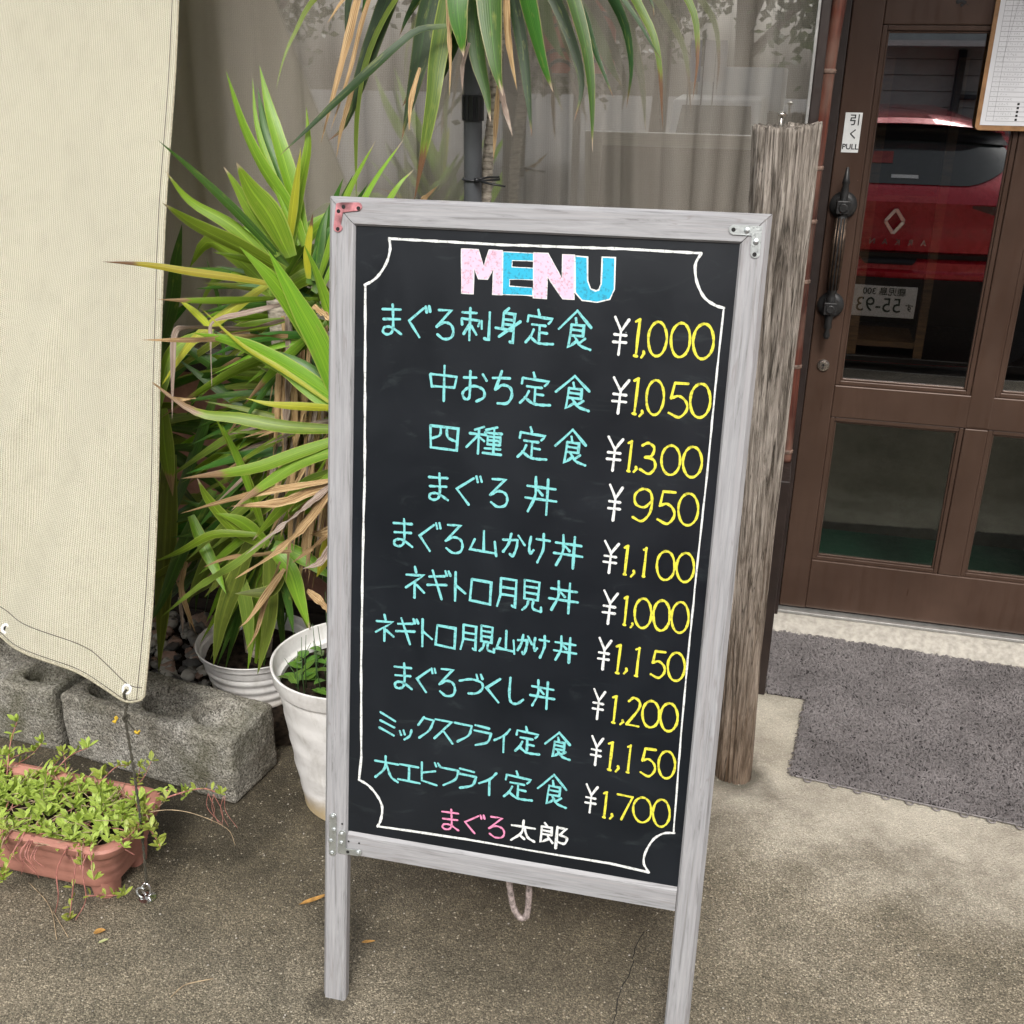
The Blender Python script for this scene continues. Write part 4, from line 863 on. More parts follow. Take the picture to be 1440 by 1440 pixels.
keep(b.build('frayed_tuft',Mf,smooth=True),rope)
an=empty('ground_anchor',tuple(anc),'shiny eye bolt anchor screwed into the concrete beside the planter','anchor')
b=MB(); b.lathe([(0,.002),(.017,.002),(.018,.004),(.012,.006),(.006,.008),(.006,.012),(0,.013)],tuple(anc),24); keep(b.build('washer',M['chrome'],auto=40),an)
b=MB(); b.tube([anc+np.array([.0105*math.sin(a),0,.026+.016*math.cos(a)]) for a in np.linspace(0,2*math.pi,21)],.0026,8); keep(b.build('eye_ring',M['chrome'],smooth=True),an)
b=MB(); b.tube([anc+np.array([-.008-.014*math.sin(a),-.004,.018+.013*math.cos(a)]) for a in np.linspace(-.4,3.6,16)],.0022,8); keep(b.build('hook',M['steel'],smooth=True),an)
# ------------------------------------------------------------------ concrete blocks
def block(x0,y0,ang,L,Wd,H,label,seed,cores):
    b=MB(); b.box((0,0,0),(L,Wd,H)); body=b.build('body_source',M['block']); cut=MB()
    for (cx,rx,ry,dp) in cores:
        V=[];n=28
        prof=[(1.0,H+.02),(1.0,H-.012),(.93,H-dp*.6),(.70,H-dp),(0.0001,H-dp-.003)]
        for (k,z) in prof:
            for i in range(n): a=2*math.pi*i/n; V.append((cx+rx*k*math.copysign(abs(math.cos(a))**.8,math.cos(a)),Wd/2+ry*k*math.copysign(abs(math.sin(a))**.8,math.sin(a)),z))
        F=[(j*n+i,j*n+(i+1)%n,(j+1)*n+(i+1)%n,(j+1)*n+i) for j in range(len(prof)-1) for i in range(n)]+[tuple(range(n))]
        cut.add(V,F+[tuple((len(prof)-1)*n+i for i in range(n))])
    cu=cut.build('cutter_source',M['block']); mo=body.modifiers.new('b','BOOLEAN'); mo.object=cu; mo.operation='DIFFERENCE'; mo.solver='EXACT'
    bv=body.modifiers.new('v','BEVEL'); bv.width=.013; bv.segments=3; bv.limit_method='ANGLE'; bv.angle_limit=R(50)
    rm=body.modifiers.new('r','REMESH'); rm.mode='VOXEL'; rm.voxel_size=.0045; rm.use_smooth_shade=True
    sm=body.modifiers.new('s','SMOOTH'); sm.iterations=5; sm.factor=.6
    dg=bpy.context.evaluated_depsgraph_get(); me=bpy.data.meshes.new_from_object(body.evaluated_get(dg)); bpy.data.objects.remove(body); bpy.data.objects.remove(cu)
    n=len(me.vertices); co=np.empty(n*3); me.vertices.foreach_get('co',co); no=np.empty(n*3); me.vertices.foreach_get('normal',no); co=co.reshape(-1,3); no=no.reshape(-1,3)
    for i in range(n):
        p=Vector(co[i]); d=.0030*mnoise.noise(p*14+Vector((seed,0,0)))+.0012*mnoise.noise(p*75)+.0010*mnoise.noise(p*230)
        e=min(p.z,.02)/.02; co[i]+=no[i]*d*1.3*e
    me.vertices.foreach_set('co',co.ravel()); me.update()
    for q in me.polygons: q.use_smooth=True
    me.materials.clear(); me.materials.append(M['block']); o=bpy.data.objects.new('concrete_block',me); COL.objects.link(o); o.location=(x0,y0,0); o.rotation_euler=(0,0,ang); tag(o,label,'concrete block')
    return o
block(-1.665,-1.250,math.atan2(-.075,.545),.517,.185,.185,'grey concrete block in front of the white pots, rope hanging across it',1,[(.10,.062,.062,.10),(.275,.065,.060,.09),(.43,.070,.052,.055)])
block(-2.24,-1.215,math.atan2(-.035,.553),.553,.19,.185,'grey concrete block behind the planter, cut by the left photo edge',7,[(.10,.062,.06,.09),(.28,.065,.06,.09),(.475,.055,.055,.09)])
# ------------------------------------------------------------------ pots
def lathe_pot(name,c,prof_out,th,mat,label,ribs=None,soil_z=None,soil_r=None,wob=None):
    t=empty(name,(c[0],c[1],0),label,'plant pot'); inner=[(r-th,z) for r,z in reversed(prof_out)]
    prof=[(.0001,prof_out[0][1])]+prof_out+[(prof_out[-1][0]-th*.5,prof_out[-1][1]+.002)]+inner
    b=MB(); b.lathe(prof,(0,0,0),72,wob=wob); o=b.build('shell',M[mat],smooth=True,auto=38); o.parent=t
    b=MB(); NR=10; V=[(0,0,soil_z)]; F=[]
    for i in range(1,NR+1):
        for k in range(36):
            a=2*math.pi*k/36; r=soil_r*i/NR; V.append((r*math.cos(a),r*math.sin(a),soil_z+.010*mnoise.noise(Vector((r*math.cos(a)*18,r*math.sin(a)*18,c[0]))) ))
    for k in range(36): F.append((0,1+k,1+(k+1)%36))
    for i in range(NR-1):
        for k in range(36): a=1+i*36+k; c2=1+i*36+(k+1)%36; F.append((a,c2,c2+36,a+36))
    b.add(V,F); o=b.build('soil',M['soil'],smooth=True); o.parent=t; return t
pr=[(.127,.002),(.1275,.006)]
for i in range(1,26):
    z=.006+.33*i/25; ph=(z-.006)/.33; base=.1275+(.171-.1275)*ph; f=(ph*5.0)%1.0; base+=.0030*(f**1.4)-.001; pr.append((base,z))
pr+=[(.172,.337),(.1775,.340),(.180,.345),(.1835,.378),(.184,.381)]
lathe_pot('plant_pot',(-.893,-1.19),pr,.006,'pot','tall white ribbed plastic pot of weeds right behind the board leg',soil_z=.325,soil_r=.168,wob=lambda a,z:.0007*math.sin(a*3+z*22)+.0006*math.sin(a*7+z*60))
pr2=[(.118,.002)]
for i in range(1,30):
    z=.002+.135*i/29; ph=i/29; pr2.append((.118+.036*ph+(.0022*math.sin(ph*29) if ph<.8 else 0),z))
pr2+=[(.156,.139),(.160,.142),(.162,.156),(.166,.160)]
lathe_pot('plant_pot',(-1.341,-.824),pr2,.005,'pot2','low wide greyish pot with grooved sides and dark soil under the yucca',soil_z=.118,soil_r=.148)
# weeds in the tall pot
def leaf_grid(b,uvs,base,dirv,upv,Lg,wd,curl,prof='ovate',n=5,fold=.15):
    base=np.array(base);d=np.array(dirv,float);d/=np.linalg.norm(d);u=np.array(upv,float);u-=d*(u@d);u/=np.linalg.norm(u);s=np.cross(d,u)
    V=[]
    for i in range(n+1):
        t=i/n; w_=wd*(math.sin(math.pi*min(1,t**.75))**.8 if prof=='ovate' else (math.sin(math.pi*t**1.4)**.7 if 0<t<1 else .05))
        c=base+d*Lg*t+u*(curl*Lg*(t*t)); V+=[c-s*w_/2+u*fold*w_,c,c+s*w_/2+u*fold*w_]; uvs+=[(0,t),(.5,t),(1,t)]
    b.add(V,[(3*i+k,3*i+k+1,3*i+k+4,3*i+k+3) for i in range(n) for k in (0,1)])
def setuv(o,UV):
    uv=o.data.uv_layers.new(name='UV'); li=[0]*len(o.data.loops); o.data.loops.foreach_get('vertex_index',li); uv.data.foreach_set('uv',[c for k in li for c in UV[k]])
M['weed']=mat_leaf('weed_leaf',(.06,.16,.02),(.17,.32,.05),margin=(.12,.25,.05)); M['stem_g']=simple('green_stem',(.05,.11,.03),.6,0,.2)
wd_=empty('weed_clump',(-.893,-1.19,.32),'small green leafy weeds and thin stalks growing in the tall white pot','plant'); rn=random.Random(11)
for k in range(64):
    a=rn.uniform(0,6.28); r=.15*math.sqrt(rn.random()); x,y=r*math.cos(a),r*math.sin(a)
    if x>.09: continue
    b=MB(); U=[]; da=rn.uniform(0,6.28); leaf_grid(b,U,(x,y,rn.uniform(.0,.03)),(math.cos(da),math.sin(da),rn.uniform(.1,.9)),(0,0,1),rn.uniform(.03,.055),rn.uniform(.018,.032),-.25)
    o=b.build('leaf',M['weed'],smooth=True,fix=False); setuv(o,U); o.parent=wd_
for k in range(22):
    a=rn.uniform(1.5,5.2); r=.15*math.sqrt(rn.random()); x,y=r*math.cos(a),r*math.sin(a); h=rn.uniform(.06,.17); b=MB()
    b.tube([(x,y,0),(x+rn.uniform(-.01,.01),y,h*.5),(x+rn.uniform(-.02,.02),y+rn.uniform(-.02,.02),h)],[.0014,.0011,.0006],5); o=b.build('stalk',M['stem_g'],smooth=True); o.parent=wd_
# ------------------------------------------------------------------ planter
pc=np.array([-1.552,-1.600]); pl_=empty('planter_box',(pc[0],pc[1],0),'terracotta coloured plastic trough planter on four feet, bottom left','planter')
def rrect(hx,hy,r,n=7):
    out=[]
    for (sx,sy,a0) in ((1,1,0),(-1,1,90),(-1,-1,180),(1,-1,270)):
        for i in range(n): a=R(a0+90*i/(n-1)); out.append((sx*(hx-r)+r*math.cos(a),sy*(hy-r)+r*math.sin(a)))
    return out
def loft(b,rings):
    o=len(b.v); n=len(rings[0][0])
    for r,z in rings: b.v+=[(x,y,z if not callable(z) else z(x,y)) for x,y in r]
    for j in range(len(rings)-1):
        for k in range(n): a=o+j*n+k; c=o+j*n+(k+1)%n; b.f.append((a,c,c+n,a+n))
HX_,HY_=.345,.112; b=MB(); rings=[(rrect(.02,.02,.01),.034),(rrect(HX_-.045,HY_-.03,.045),.034)]
for i in range(0,13):
    f=i/12; z=.036+.088*f; g2=-.0016 if i in(4,8) else 0; rings.append((rrect(HX_-.042+.024*f+g2,HY_-.028+.014*f+g2,.045),z))
rings+=[(rrect(HX_-.010,HY_-.010,.050),.128),(rrect(HX_-.004,HY_-.004,.052),.136),(rrect(HX_,HY_,.053),.152),(rrect(HX_-.003,HY_-.003,.052),.158),(rrect(HX_-.012,HY_-.012,.048),.160),(rrect(HX_-.030,HY_-.028,.040),.150),(rrect(HX_-.034,HY_-.032,.038),.12),(rrect(HX_-.04,HY_-.036,.036),.07)]
loft(b,rings); o=b.build('trough',M['terra'],smooth=True,auto=40); o.parent=pl_
for sx in (1,-1):
    for sy in (1,-1):
        b=MB(); loft(b,[([(x+sx*(HX_-.075),y+sy*(HY_-.062)) for x,y in rrect(.026,.024,.018)],.001),([(x+sx*(HX_-.075),y+sy*(HY_-.062)) for x,y in rrect(.030,.030,.020)],.045)]); b.f.append(tuple(range(28))); o=b.build('foot',M['terra'],smooth=True,auto=40); o.parent=pl_
b=MB(); loft(b,[(rrect(HX_-.036,HY_-.034,.036),.134),(rrect(.02,.01,.005),lambda x,y:.140)]); b.f.append(tuple(range(28,56))); o=b.build('soil',M['soil'],smooth=True); o.parent=pl_
# succulent mat
M['succ']=mat_leaf('succulent_leaf',(.13,.28,.03),(.56,.60,.13),margin=(.45,.50,.18),trans=.2,gloss=.4); M['stem_p']=simple('pink_succulent_stem',(.42,.17,.14),.5,0,.3,60,.2); M['strawc']=simple('pale_straw_stem',(.42,.32,.20),.7,0,.3,60,.2)
sc=empty('succulent_plant',(pc[0],pc[1],.13),'trailing yellow green succulents and weeds overflowing the terracotta planter','plant')
rn=random.Random(21); b=MB(); U=[]; stm=MB(); straw=MB()
def rosette(x,y,z,n,Ls,out=(0,0,1),ww=.40):
    for k in range(n):
        a=rn.uniform(0,6.28); e=rn.uniform(-.1,1.1); Lg=Ls*rn.uniform(.7,1.2)
        d=np.array([math.cos(a),math.sin(a),e])+np.array(out)*.5; leaf_grid(b,U,(x,y,z),d,(0,0,1) if abs(d[2])<1.2 else (1,0,0),Lg,Lg*ww,-.15+rn.uniform(-.1,.1),'obov',4,.10)
for k in range(540):
    x=rn.uniform(-HX_+.03,HX_-.03); y=rn.uniform(-HY_+.015,HY_-.02); z=rn.uniform(.004,.028)
    rosette(x,y,z,rn.randint(3,6),rn.uniform(.012,.031),(0,0,1),rn.choice([.36,.42,.55]))
    if k%2==0:
        a=rn.uniform(0,6.28); stm.tube([(x,y,z),(x+.025*math.cos(a),y+.025*math.sin(a),z-.004),(x+.05*math.cos(a),y+.05*math.sin(a),z-.016)],.0012,5)
    if k%2==0:
        a=rn.uniform(0,6.28); l=rn.uniform(.02,.06); straw.tube([(x,y,z),(x+l*math.cos(a),y+l*math.sin(a),z+rn.uniform(-.005,.03))],.0008,4)
    if k%5==0:
        a=rn.uniform(0,6.28); leaf_grid(b,U,(x,y,z+.005),(math.cos(a),math.sin(a),.8),(0,0,1),.035,.006,-.5,'ovate',5,.2)
o=b.build('leaf_mat',M['succ'],smooth=True,fix=False); setuv(o,U); o.parent=sc; o['kind']='stuff'
o=stm.build('stem_mat',M['stem_p'],smooth=True); o.parent=sc; o['kind']='stuff'; o=straw.build('straw_mat',M['strawc'],smooth=True); o.parent=sc; o['kind']='stuff'
def trail(pts,pink=True,leaves=True,Ls=.017,r=.0018):
    global b,U
    P=cr([np.array(p)-np.array(sc.location) for p in pts],8); s=MB(); s.tube(P,[r*(1-.5*i/len(P)) for i in range(len(P))],6); o=s.build('trailing_stem',M['stem_p'] if pink else M['strawc'],smooth=True); o.parent=sc
    if leaves:
        b=MB(); U=[]
        for i in range(len(P)//2 if leaves!='all' else 2,len(P),3): rosette(*P[i],2,Ls)
        rosette(*P[-1],6,Ls*1.1); q=b.build('leaf_sprig',M['succ'],smooth=True,fix=False); setuv(q,U); q.parent=sc
G1=lambda x,y,z=0:tuple(gp(x,y,z))
trail([G1(95,1190,.165),G1(80,1225,.10),G1(82,1260,.05),G1(78,1283,.01)],leaves=False)
trail([(-1.29,-1.70,.165),(-1.283,-1.735,.12),(-1.295,-1.745,.05),(-1.30,-1.755,.008)])
trail([(-1.285,-1.69,.168),(-1.262,-1.737,.12),(-1.262,-1.742,.06),(-1.285,-1.755,.012)],leaves=False)
trail([(-1.262,-1.742,.07),(-1.23,-1.72,.06),(-1.20,-1.70,.05)],Ls=.02,leaves='all')
trail([(-1.22,-1.56,.17),(-1.17,-1.52,.18),(-1.12,-1.50,.19),(-1.075,-1.50,.185)],Ls=.02,leaves='all',r=.0024)
trail([(-1.22,-1.58,.165),(-1.16,-1.56,.17),(-1.10,-1.55,.16),(-1.05,-1.53,.12),(-1.035,-1.53,.08)],leaves=False,r=.0011,pink=False)
trail([(-1.21,-1.60,.165),(-1.17,-1.62,.15),(-1.15,-1.63,.13)],Ls=.024,leaves='all')
trail([(-1.60,-1.53,.15),(-1.61,-1.49,.21),(-1.60,-1.47,.255)],Ls=.022,leaves='all'); trail([(-1.5,-1.53,.15),(-1.47,-1.48,.19),(-1.43,-1.46,.21)],Ls=.022,leaves='all'); trail([(-1.38,-1.53,.15),(-1.35,-1.48,.185),(-1.32,-1.47,.19)],Ls=.018,leaves='all')
trail([(-1.42,-1.70,.165),(-1.43,-1.745,.12),(-1.45,-1.75,.08)],Ls=.022,leaves='all'); trail([(-1.45,-1.70,.165),(-1.46,-1.75,.13),(-1.44,-1.76,.085)],Ls=.02,leaves='all'); trail([(-1.52,-1.70,.165),(-1.53,-1.75,.13),(-1.50,-1.77,.085),(-1.46,-1.76,.07)],Ls=.02)
for k in range(34):
    if k<24: x=rn.uniform(-1.88,-1.22); y0=rn.choice([-1.69,-1.51,-1.51]); oy=-1 if y0<-1.6 else 1; l=rn.uniform(.03,.07); d=(rn.uniform(-.04,.04),oy*l,rn.uniform(-.07,-.01) if oy<0 else rn.uniform(-.02,.03))
    else: x=-1.225; y0=rn.uniform(-1.69,-1.51); l=rn.uniform(.02,.06); d=(l,rn.uniform(-.03,.03),rn.uniform(-.05,.03))
    trail([(x,y0,.165),(x+d[0]*.5,y0+d[1]*.55,.168),(x+d[0],y0+d[1],.17+d[2])],Ls=rn.uniform(.014,.024),leaves='all',pink=rn.random()<.6,r=.0013)
for k in range(9):
    x=-1.40+rn.uniform(-.025,.03); trail([(x,-1.70,.16),(x+rn.uniform(-.01,.01),-1.737,.14),(x+rn.uniform(-.02,.03),-1.738,.07+rn.uniform(0,.05))],leaves=False,r=.0012)
for k in range(6):
    x=-1.08+rn.uniform(-.03,.03); trail([(x,-1.50,.18),(x+rn.uniform(-.02,.02),-1.50,.14),(x+rn.uniform(-.03,.03),-1.50,.10)],leaves=False,r=.0008)
# ------------------------------------------------------------------ litter on the ground
M['litter']=simple('dead_orange_leaf',(.45,.24,.06),.7,0,.3,60,.3); M['litter2']=simple('pale_green_leaf',(.45,.48,.22),.7,0,.2)
def litter(x,y,a,L_,w_,mat,label):
    c=gp(x,y,.004); b=MB(); U=[]; leaf_grid(b,U,(0,0,0),(math.cos(a),math.sin(a),.08),(0,0,1),L_,w_,.12,'ovate',6,.2); o=b.build('fallen_leaf',M[mat],smooth=True,fix=False); setuv(o,U); o.location=c; tag(o,label,'leaf')
litter(420,1272,.55,.075,.012,'litter','narrow orange fallen leaf on the concrete left of the board leg')
litter(131,1312,.4,.026,.015,'litter','small round brown fallen leaf on the concrete in front of the planter')
litter(138,1326,.6,.022,.008,'litter2','small pale green fallen leaf on the concrete in front of the planter')
litter(508,1325,.2,.03,.008,'litter','tiny dry orange scrap on the concrete between the board legs')
def twig(pts,label,r=.0012):
    P=[gp(x,y,.003) for x,y in pts]; b=MB(); b.tube(cr(P,6),r,5); o=b.build('twig',M['strawc'],smooth=True); tag(o,label,'twig')
twig([(240,1402),(258,1386),(275,1381),(300,1376)],'pale thin twig lying on the concrete at the bottom left')
twig([(40,1240),(70,1275),(80,1322)],'long dry grass stalk hanging from the planter onto the concrete',.0008); twig([(75,1282),(96,1318)],'short dry grass stalk beside the planter foot',.0008)
rg=random.Random(91); b=MB()
for k in range(420):
    x=rg.uniform(-1.5,1.0); y=rg.uniform(-2.2,-.95); r=rg.uniform(.0009,.0026); b.lathe([(0,-r*.3),(r,0),(r*.6,r*.6),(0,r*.8)],(x,y,.0015),5)
o=b.build('grit',M['cement'],fix=False); tag(o,'fine pale grit scattered on the concrete in front of the shop','grit',kind='stuff')
# ------------------------------------------------------------------ pebbles
b=MB(); rn=random.Random(4); ico=bmesh.new(); bmesh.ops.create_icosphere(ico,subdivisions=2,radius=1); IV=[v.co.copy() for v in ico.verts]; IF=[tuple(v.index for v in f.verts) for f in ico.faces]; ico.free()
PM=[simple('pebble_grey',(.22,.215,.20),.6,0,.3,40,.3),simple('pebble_dark',(.09,.09,.09),.6,0,.3,40,.3),simple('pebble_pink',(.38,.26,.21),.6,0,.25,40,.3),simple('pebble_white',(.45,.44,.41),.6,0,.2,40,.3)]
for m_ in range(4):
    b=MB()
    for k in range(170):
        x=rn.uniform(-2.9,-1.22) if k%2 else rn.uniform(-1.9,-1.25); y=rn.uniform(-1.07,-.53); s=rn.uniform(.012,.026)
        if (x+1.341)**2+(y+.824)**2<.15**2: continue
        Rm=Matrix.Rotation(rn.uniform(0,6.28),3,'Z')@Matrix.Rotation(rn.uniform(-.3,.3),3,'X'); sc3=(s*rn.uniform(.9,1.4),s*rn.uniform(.7,1),s*rn.uniform(.45,.7)); q=rn.uniform(0,99)
        b.add([Vector((x,y,.004+s*.45+rn.uniform(0,.012)))+Rm@Vector((v.x*sc3[0],v.y*sc3[1],v.z*sc3[2]))*(1+.12*mnoise.noise(v*1.5+Vector((q,0,0)))) for v in IV],IF)
    o=b.build('pebbles',PM[m_],smooth=True,fix=False); tag(o,['grey rounded pebbles','near black rounded pebbles','pinkish rounded pebbles','whitish rounded pebbles'][m_]+' in the strip between blocks and wall','pebbles',kind='stuff')
# ------------------------------------------------------------------ yucca and palm leaves
def blade(parent,mat,C,wd,twist,fold=.18,wave=0,seg=16,pw=1.0,base=.55,name='leaf',crinkle=0):
    """long strap leaf along the 3D centre line C (list of points)"""
    P=cr(C,max(3,seg//max(1,len(C)-1))); n=len(P)-1; V=[];U=[]; ph=random.uniform(0,6.28)
    acc=[0]
    for i in range(n): acc.append(acc[-1]+np.linalg.norm(P[i+1]-P[i]))
    for i,p in enumerate(P):
        t=acc[i]/acc[-1]; tg=P[min(i+1,n)]-P[max(i-1,0)]; tg=tg/(np.linalg.norm(tg)+1e-9)
        v=p-CAM_REF; v=v/np.linalg.norm(v); s=np.cross(tg,v); s/=np.linalg.norm(s)+1e-9; nn=np.cross(s,tg)
        a=twist+.25*math.sin(t*3+ph)*(1+wave); s2=s*math.cos(a)+nn*math.sin(a); n2=np.cross(s2,tg)
        w_=wd*((base+(1-base)*math.sin(min(1,t/.42)*math.pi/2)) if t<.42 else max(.012,(1-((t-.42)/.58)**(1.7*pw))))
        cr1=crinkle*w_*mnoise.noise(Vector((t*9,ph,0))); cr2=crinkle*w_*mnoise.noise(Vector((t*9,ph,5)))
        w_*=1+.07*mnoise.noise(Vector((t*6,ph,2)))+.03*mnoise.noise(Vector((t*23,ph,8)))
        V+=[p-s2*w_/2+n2*(fold*w_+cr1),p+n2*cr2*.3,p+s2*w_/2+n2*(fold*w_-cr1)]; U+=[(0,t),(.5,t),(1,t)]
    F=[(3*i+k,3*i+k+1,3*i+k+4,3*i+k+3) for i in range(n) for k in (0,1)]
    b=MB(); b.v=[tuple(q-np.array(parent.location)) for q in V]; b.f=F; o=b.build(name,M[mat],smooth=True,fix=False); setuv(o,U); o.parent=parent; return o
CAM_REF=np.array([-.4,-4.2,1.9])
def traced(parent,mat,wpx,Y0,Y1,pts,twist=None,**k):
    n=len(pts); C=[]
    for i,(x,y) in enumerate(pts):
        C.append(fp(x,y,Y0+(Y1-Y0)*i/(n-1)))
    wd=wpx*depth(C[n//2])/FPX*.90; tw=random.uniform(-.45,.45) if twist is None else twist
    return blade(parent,mat,C,wd/max(.7,math.cos(tw)),tw,**k)
yu=empty('yucca_plant',(-1.30,-.85,.12),'tall bright green yucca with dry brown skirt growing from the low pot','yucca')
T=lambda s:[tuple(map(float,q.split(','))) for q in s.split()]
YL=[('leafg',24,-1.0,-.92,'428,345 405,290 368,235 340,175 318,100'),('leafg',27,-.98,-.9,'430,345 412,270 392,200 378,150 365,92'),('leafd',22,-.97,-.9,'425,345 400,260 375,190 362,122'),
('leafg',12,-.99,-.92,'420,345 388,260 362,180 355,110'),('leafg',17,-1.0,-.95,'410,345 420,270 433,205 431,150'),('leafy',15,-1.01,-1.0,'406,345 413,280 423,208'),
('leafs',40,-1.05,-1.1,'408,362 380,305 352,265 332,228'),('leafs',20,-1.03,-1.05,'392,360 352,296 330,258 314,234'),('leafd',15,-1.02,-1.16,'405,375 335,300 272,240 222,197'),
('leafs',20,-1.03,-1.12,'395,385 330,320 268,282 232,240'),('leafs',28,-1.05,-1.2,'400,382 335,348 272,316 228,285'),('leafyb',13,-1.07,-1.26,'385,400 330,390 270,382 205,372 143,368'),
('leaft',12,-1.04,-1.18,'385,420 330,423 275,423 222,421'),('leafg',36,-1.1,-1.2,'478,545 432,460 385,395 337,347'),('leafg',38,-1.12,-1.18,'482,580 452,490 415,420 377,352'),
('leafg',22,-1.1,-1.12,'478,490 455,420 440,375 427,343'),('leafyb',17,-1.08,-1.1,'433,392 430,355 440,300'),('leafd',22,-1.0,-.95,'436,400 455,350 480,300'),('leafd',22,-1.0,-.93,'440,410 470,365 505,320'),
('leafd',20,-1.0,-.95,'442,395 450,330 462,290'),('leafs',12,-1.0,-.95,'448,395 485,280 528,198'),('leafs',13,-1.02,-.95,'455,400 515,272 568,195'),('leafs',15,-1.02,-.95,'480,400 550,275 582,238'),
('leafy',16,-1.05,-1.15,'378,398 335,428 295,458 265,485 225,545'),('leafg',22,-1.04,-1.15,'300,465 245,490 228,540 218,600'),('leaft',14,-1.06,-1.12,'400,450 345,460 300,470'),
('leafg',32,-1.12,-1.2,'490,575 420,528 345,487 272,468'),('leafd',22,-1.1,-1.14,'490,560 425,515 350,490 300,465'),('leafg',24,-1.14,-1.16,'490,590 440,550 395,515 350,495'),
('leafy',8,-1.15,-1.2,'470,570 400,522 340,485 281,432'),('leafy',13,-1.16,-1.18,'486,575 430,572 380,568 345,560'),('leaft',20,-1.12,-1.2,'490,604 405,600 335,587 275,578 213,538'),
('leaft',20,-1.15,-1.25,'486,613 420,636 350,660 255,673'),('leaft',19,-1.16,-1.24,'486,630 425,648 385,672 345,700 325,718'),('leafs',22,-1.12,-1.1,'480,660 430,680 390,720 355,760'),
('leafs',20,-1.05,-1.12,'375,768 335,748 295,705 277,672'),('leafg',17,-1.03,-1.08,'368,740 340,660 303,588'),('leafg',12,-1.05,-1.1,'355,700 335,645 312,597'),
('leafg',12,-1.08,-1.15,'360,752 300,752 255,775 213,792'),('leafg',20,-1.06,-1.1,'378,768 340,735 303,722'),('leafs',28,-1.06,-1.1,'382,772 405,800 422,850 436,886'),('leafg',24,-1.04,-1.05,'385,765 430,785 470,815'),
('leafy',26,-1.1,-1.1,'472,735 462,770 445,812'),('leafd',14,-1.04,-1.06,'390,795 405,850 413,892'),('leafo',34,-.98,-.92,'238,640 234,720 228,830 223,946'),('leafo',28,-1.0,-1.06,'352,760 330,820 313,870 300,936'),
('leafo',22,-.99,-1.04,'325,780 345,850 352,932'),('leafo',28,-1.0,-1.05,'378,775 378,840 373,890 362,948'),('leafd',22,-.98,-1.0,'300,690 262,760 225,850 205,880'),('leafg',20,-1.0,-1.06,'268,725 285,765 303,800 318,835'),
('leaft',27,-1.05,-1.04,'228,575 232,630 243,698'),('leafd',26,-.8,-.8,'222,500 240,420 246,370 256,315'),('leafd',9,-.8,-.8,'315,520 308,430 290,362'),('leafd',26,-.85,-.85,'420,560 350,575 290,590 215,600'),
('leafd',26,-.86,-.86,'420,620 340,615 270,600 208,598'),('leafd',24,-.84,-.9,'400,560 330,530 280,500 235,470'),('leafd',22,-.86,-.9,'410,600 350,570 300,540 250,505'),('leafd',22,-.86,-.9,'400,680 330,650 260,630 210,640'),
('leafo',22,-.95,-.98,'430,560 395,600 360,650'),('leafo',20,-.95,-.98,'420,520 405,575 385,625'),('leafd',22,-.9,-.95,'390,700 330,700 270,720 210,745'),('leafd',20,-.88,-.9,'300,560 270,640 240,720 212,790'),
('leafo',30,-.9,-.95,'350,700 330,740 290,800 262,850'),('leafd',24,-.88,-.9,'380,640 360,720 345,800 330,860'),('leafd',20,-.86,-.9,'430,680 420,760 410,830 400,880'),('leafo',18,-1.06,-1.1,'400,800 380,830 330,835'),
('leafg',13,-1.05,-1.08,'385,740 425,700 462,640'),('leafd',16,-.95,-.95,'395,690 430,720 462,770'),('leafg',16,-1.12,-1.18,'490,650 440,690 410,720'),('leafy',11,-1.1,-1.12,'300,465 275,440 250,420')]
for mt,wp,a,c_,s in YL: traced(yu,mt,wp,a,c_,T(s))
DL=[('dryg',9,-1.1,-1.16,'402,427 345,440 300,452 296,480 298,546'),('dryg',10,-1.08,-1.2,'400,450 345,462 265,461 246,470 243,520 242,590'),('dry',11,-1.1,-1.25,'405,473 350,473 285,478 198,478'),
('dry',11,-1.16,-1.24,'486,672 420,683 345,697 254,722'),('dry',15,-1.15,-1.22,'486,680 440,690 395,706 325,712'),('dryg',13,-1.17,-1.24,'470,678 410,728 345,780'),('leafo',12,-1.2,-1.25,'390,745 335,790 280,825 226,868'),
('dry',17,-1.17,-1.22,'478,670 430,735 385,778 330,814'),('dry',9,-1.1,-1.14,'410,775 365,780 320,785 285,798'),('dry',16,-1.14,-1.12,'478,740 455,750 436,752'),('dry',8,-1.12,-1.16,'470,745 440,770 410,792'),
('dry',10,-1.08,-1.14,'400,800 375,835 350,870 336,883'),('dry',8,-1.07,-1.1,'395,790 375,840 360,890 345,915'),('dry',13,-1.1,-1.12,'432,830 455,850 470,872'),('dryg',5,-1.0,-1.0,'252,840 256,870 257,895'),
('dry',9,-.95,-.97,'262,790 255,830 275,890'),('dry',7,-.95,-.95,'245,810 262,850 268,885'),('dryg',12,-1.12,-1.16,'470,760 450,790 425,800'),('dry',6,-1.13,-1.2,'275,560 245,560 213,536'),('dry',9,-1.0,-1.0,'440,600 470,585 478,560'),
('dry',13,-1.1,-1.14,'440,430 462,445 478,452'),('dry',10,-1.02,-1.0,'565,300 590,285 615,262')]
for mt,wp,a,c_,s in DL: traced(yu,mt,wp,a,c_,T(s),fold=.05,crinkle=.5,wave=1.5,seg=20)
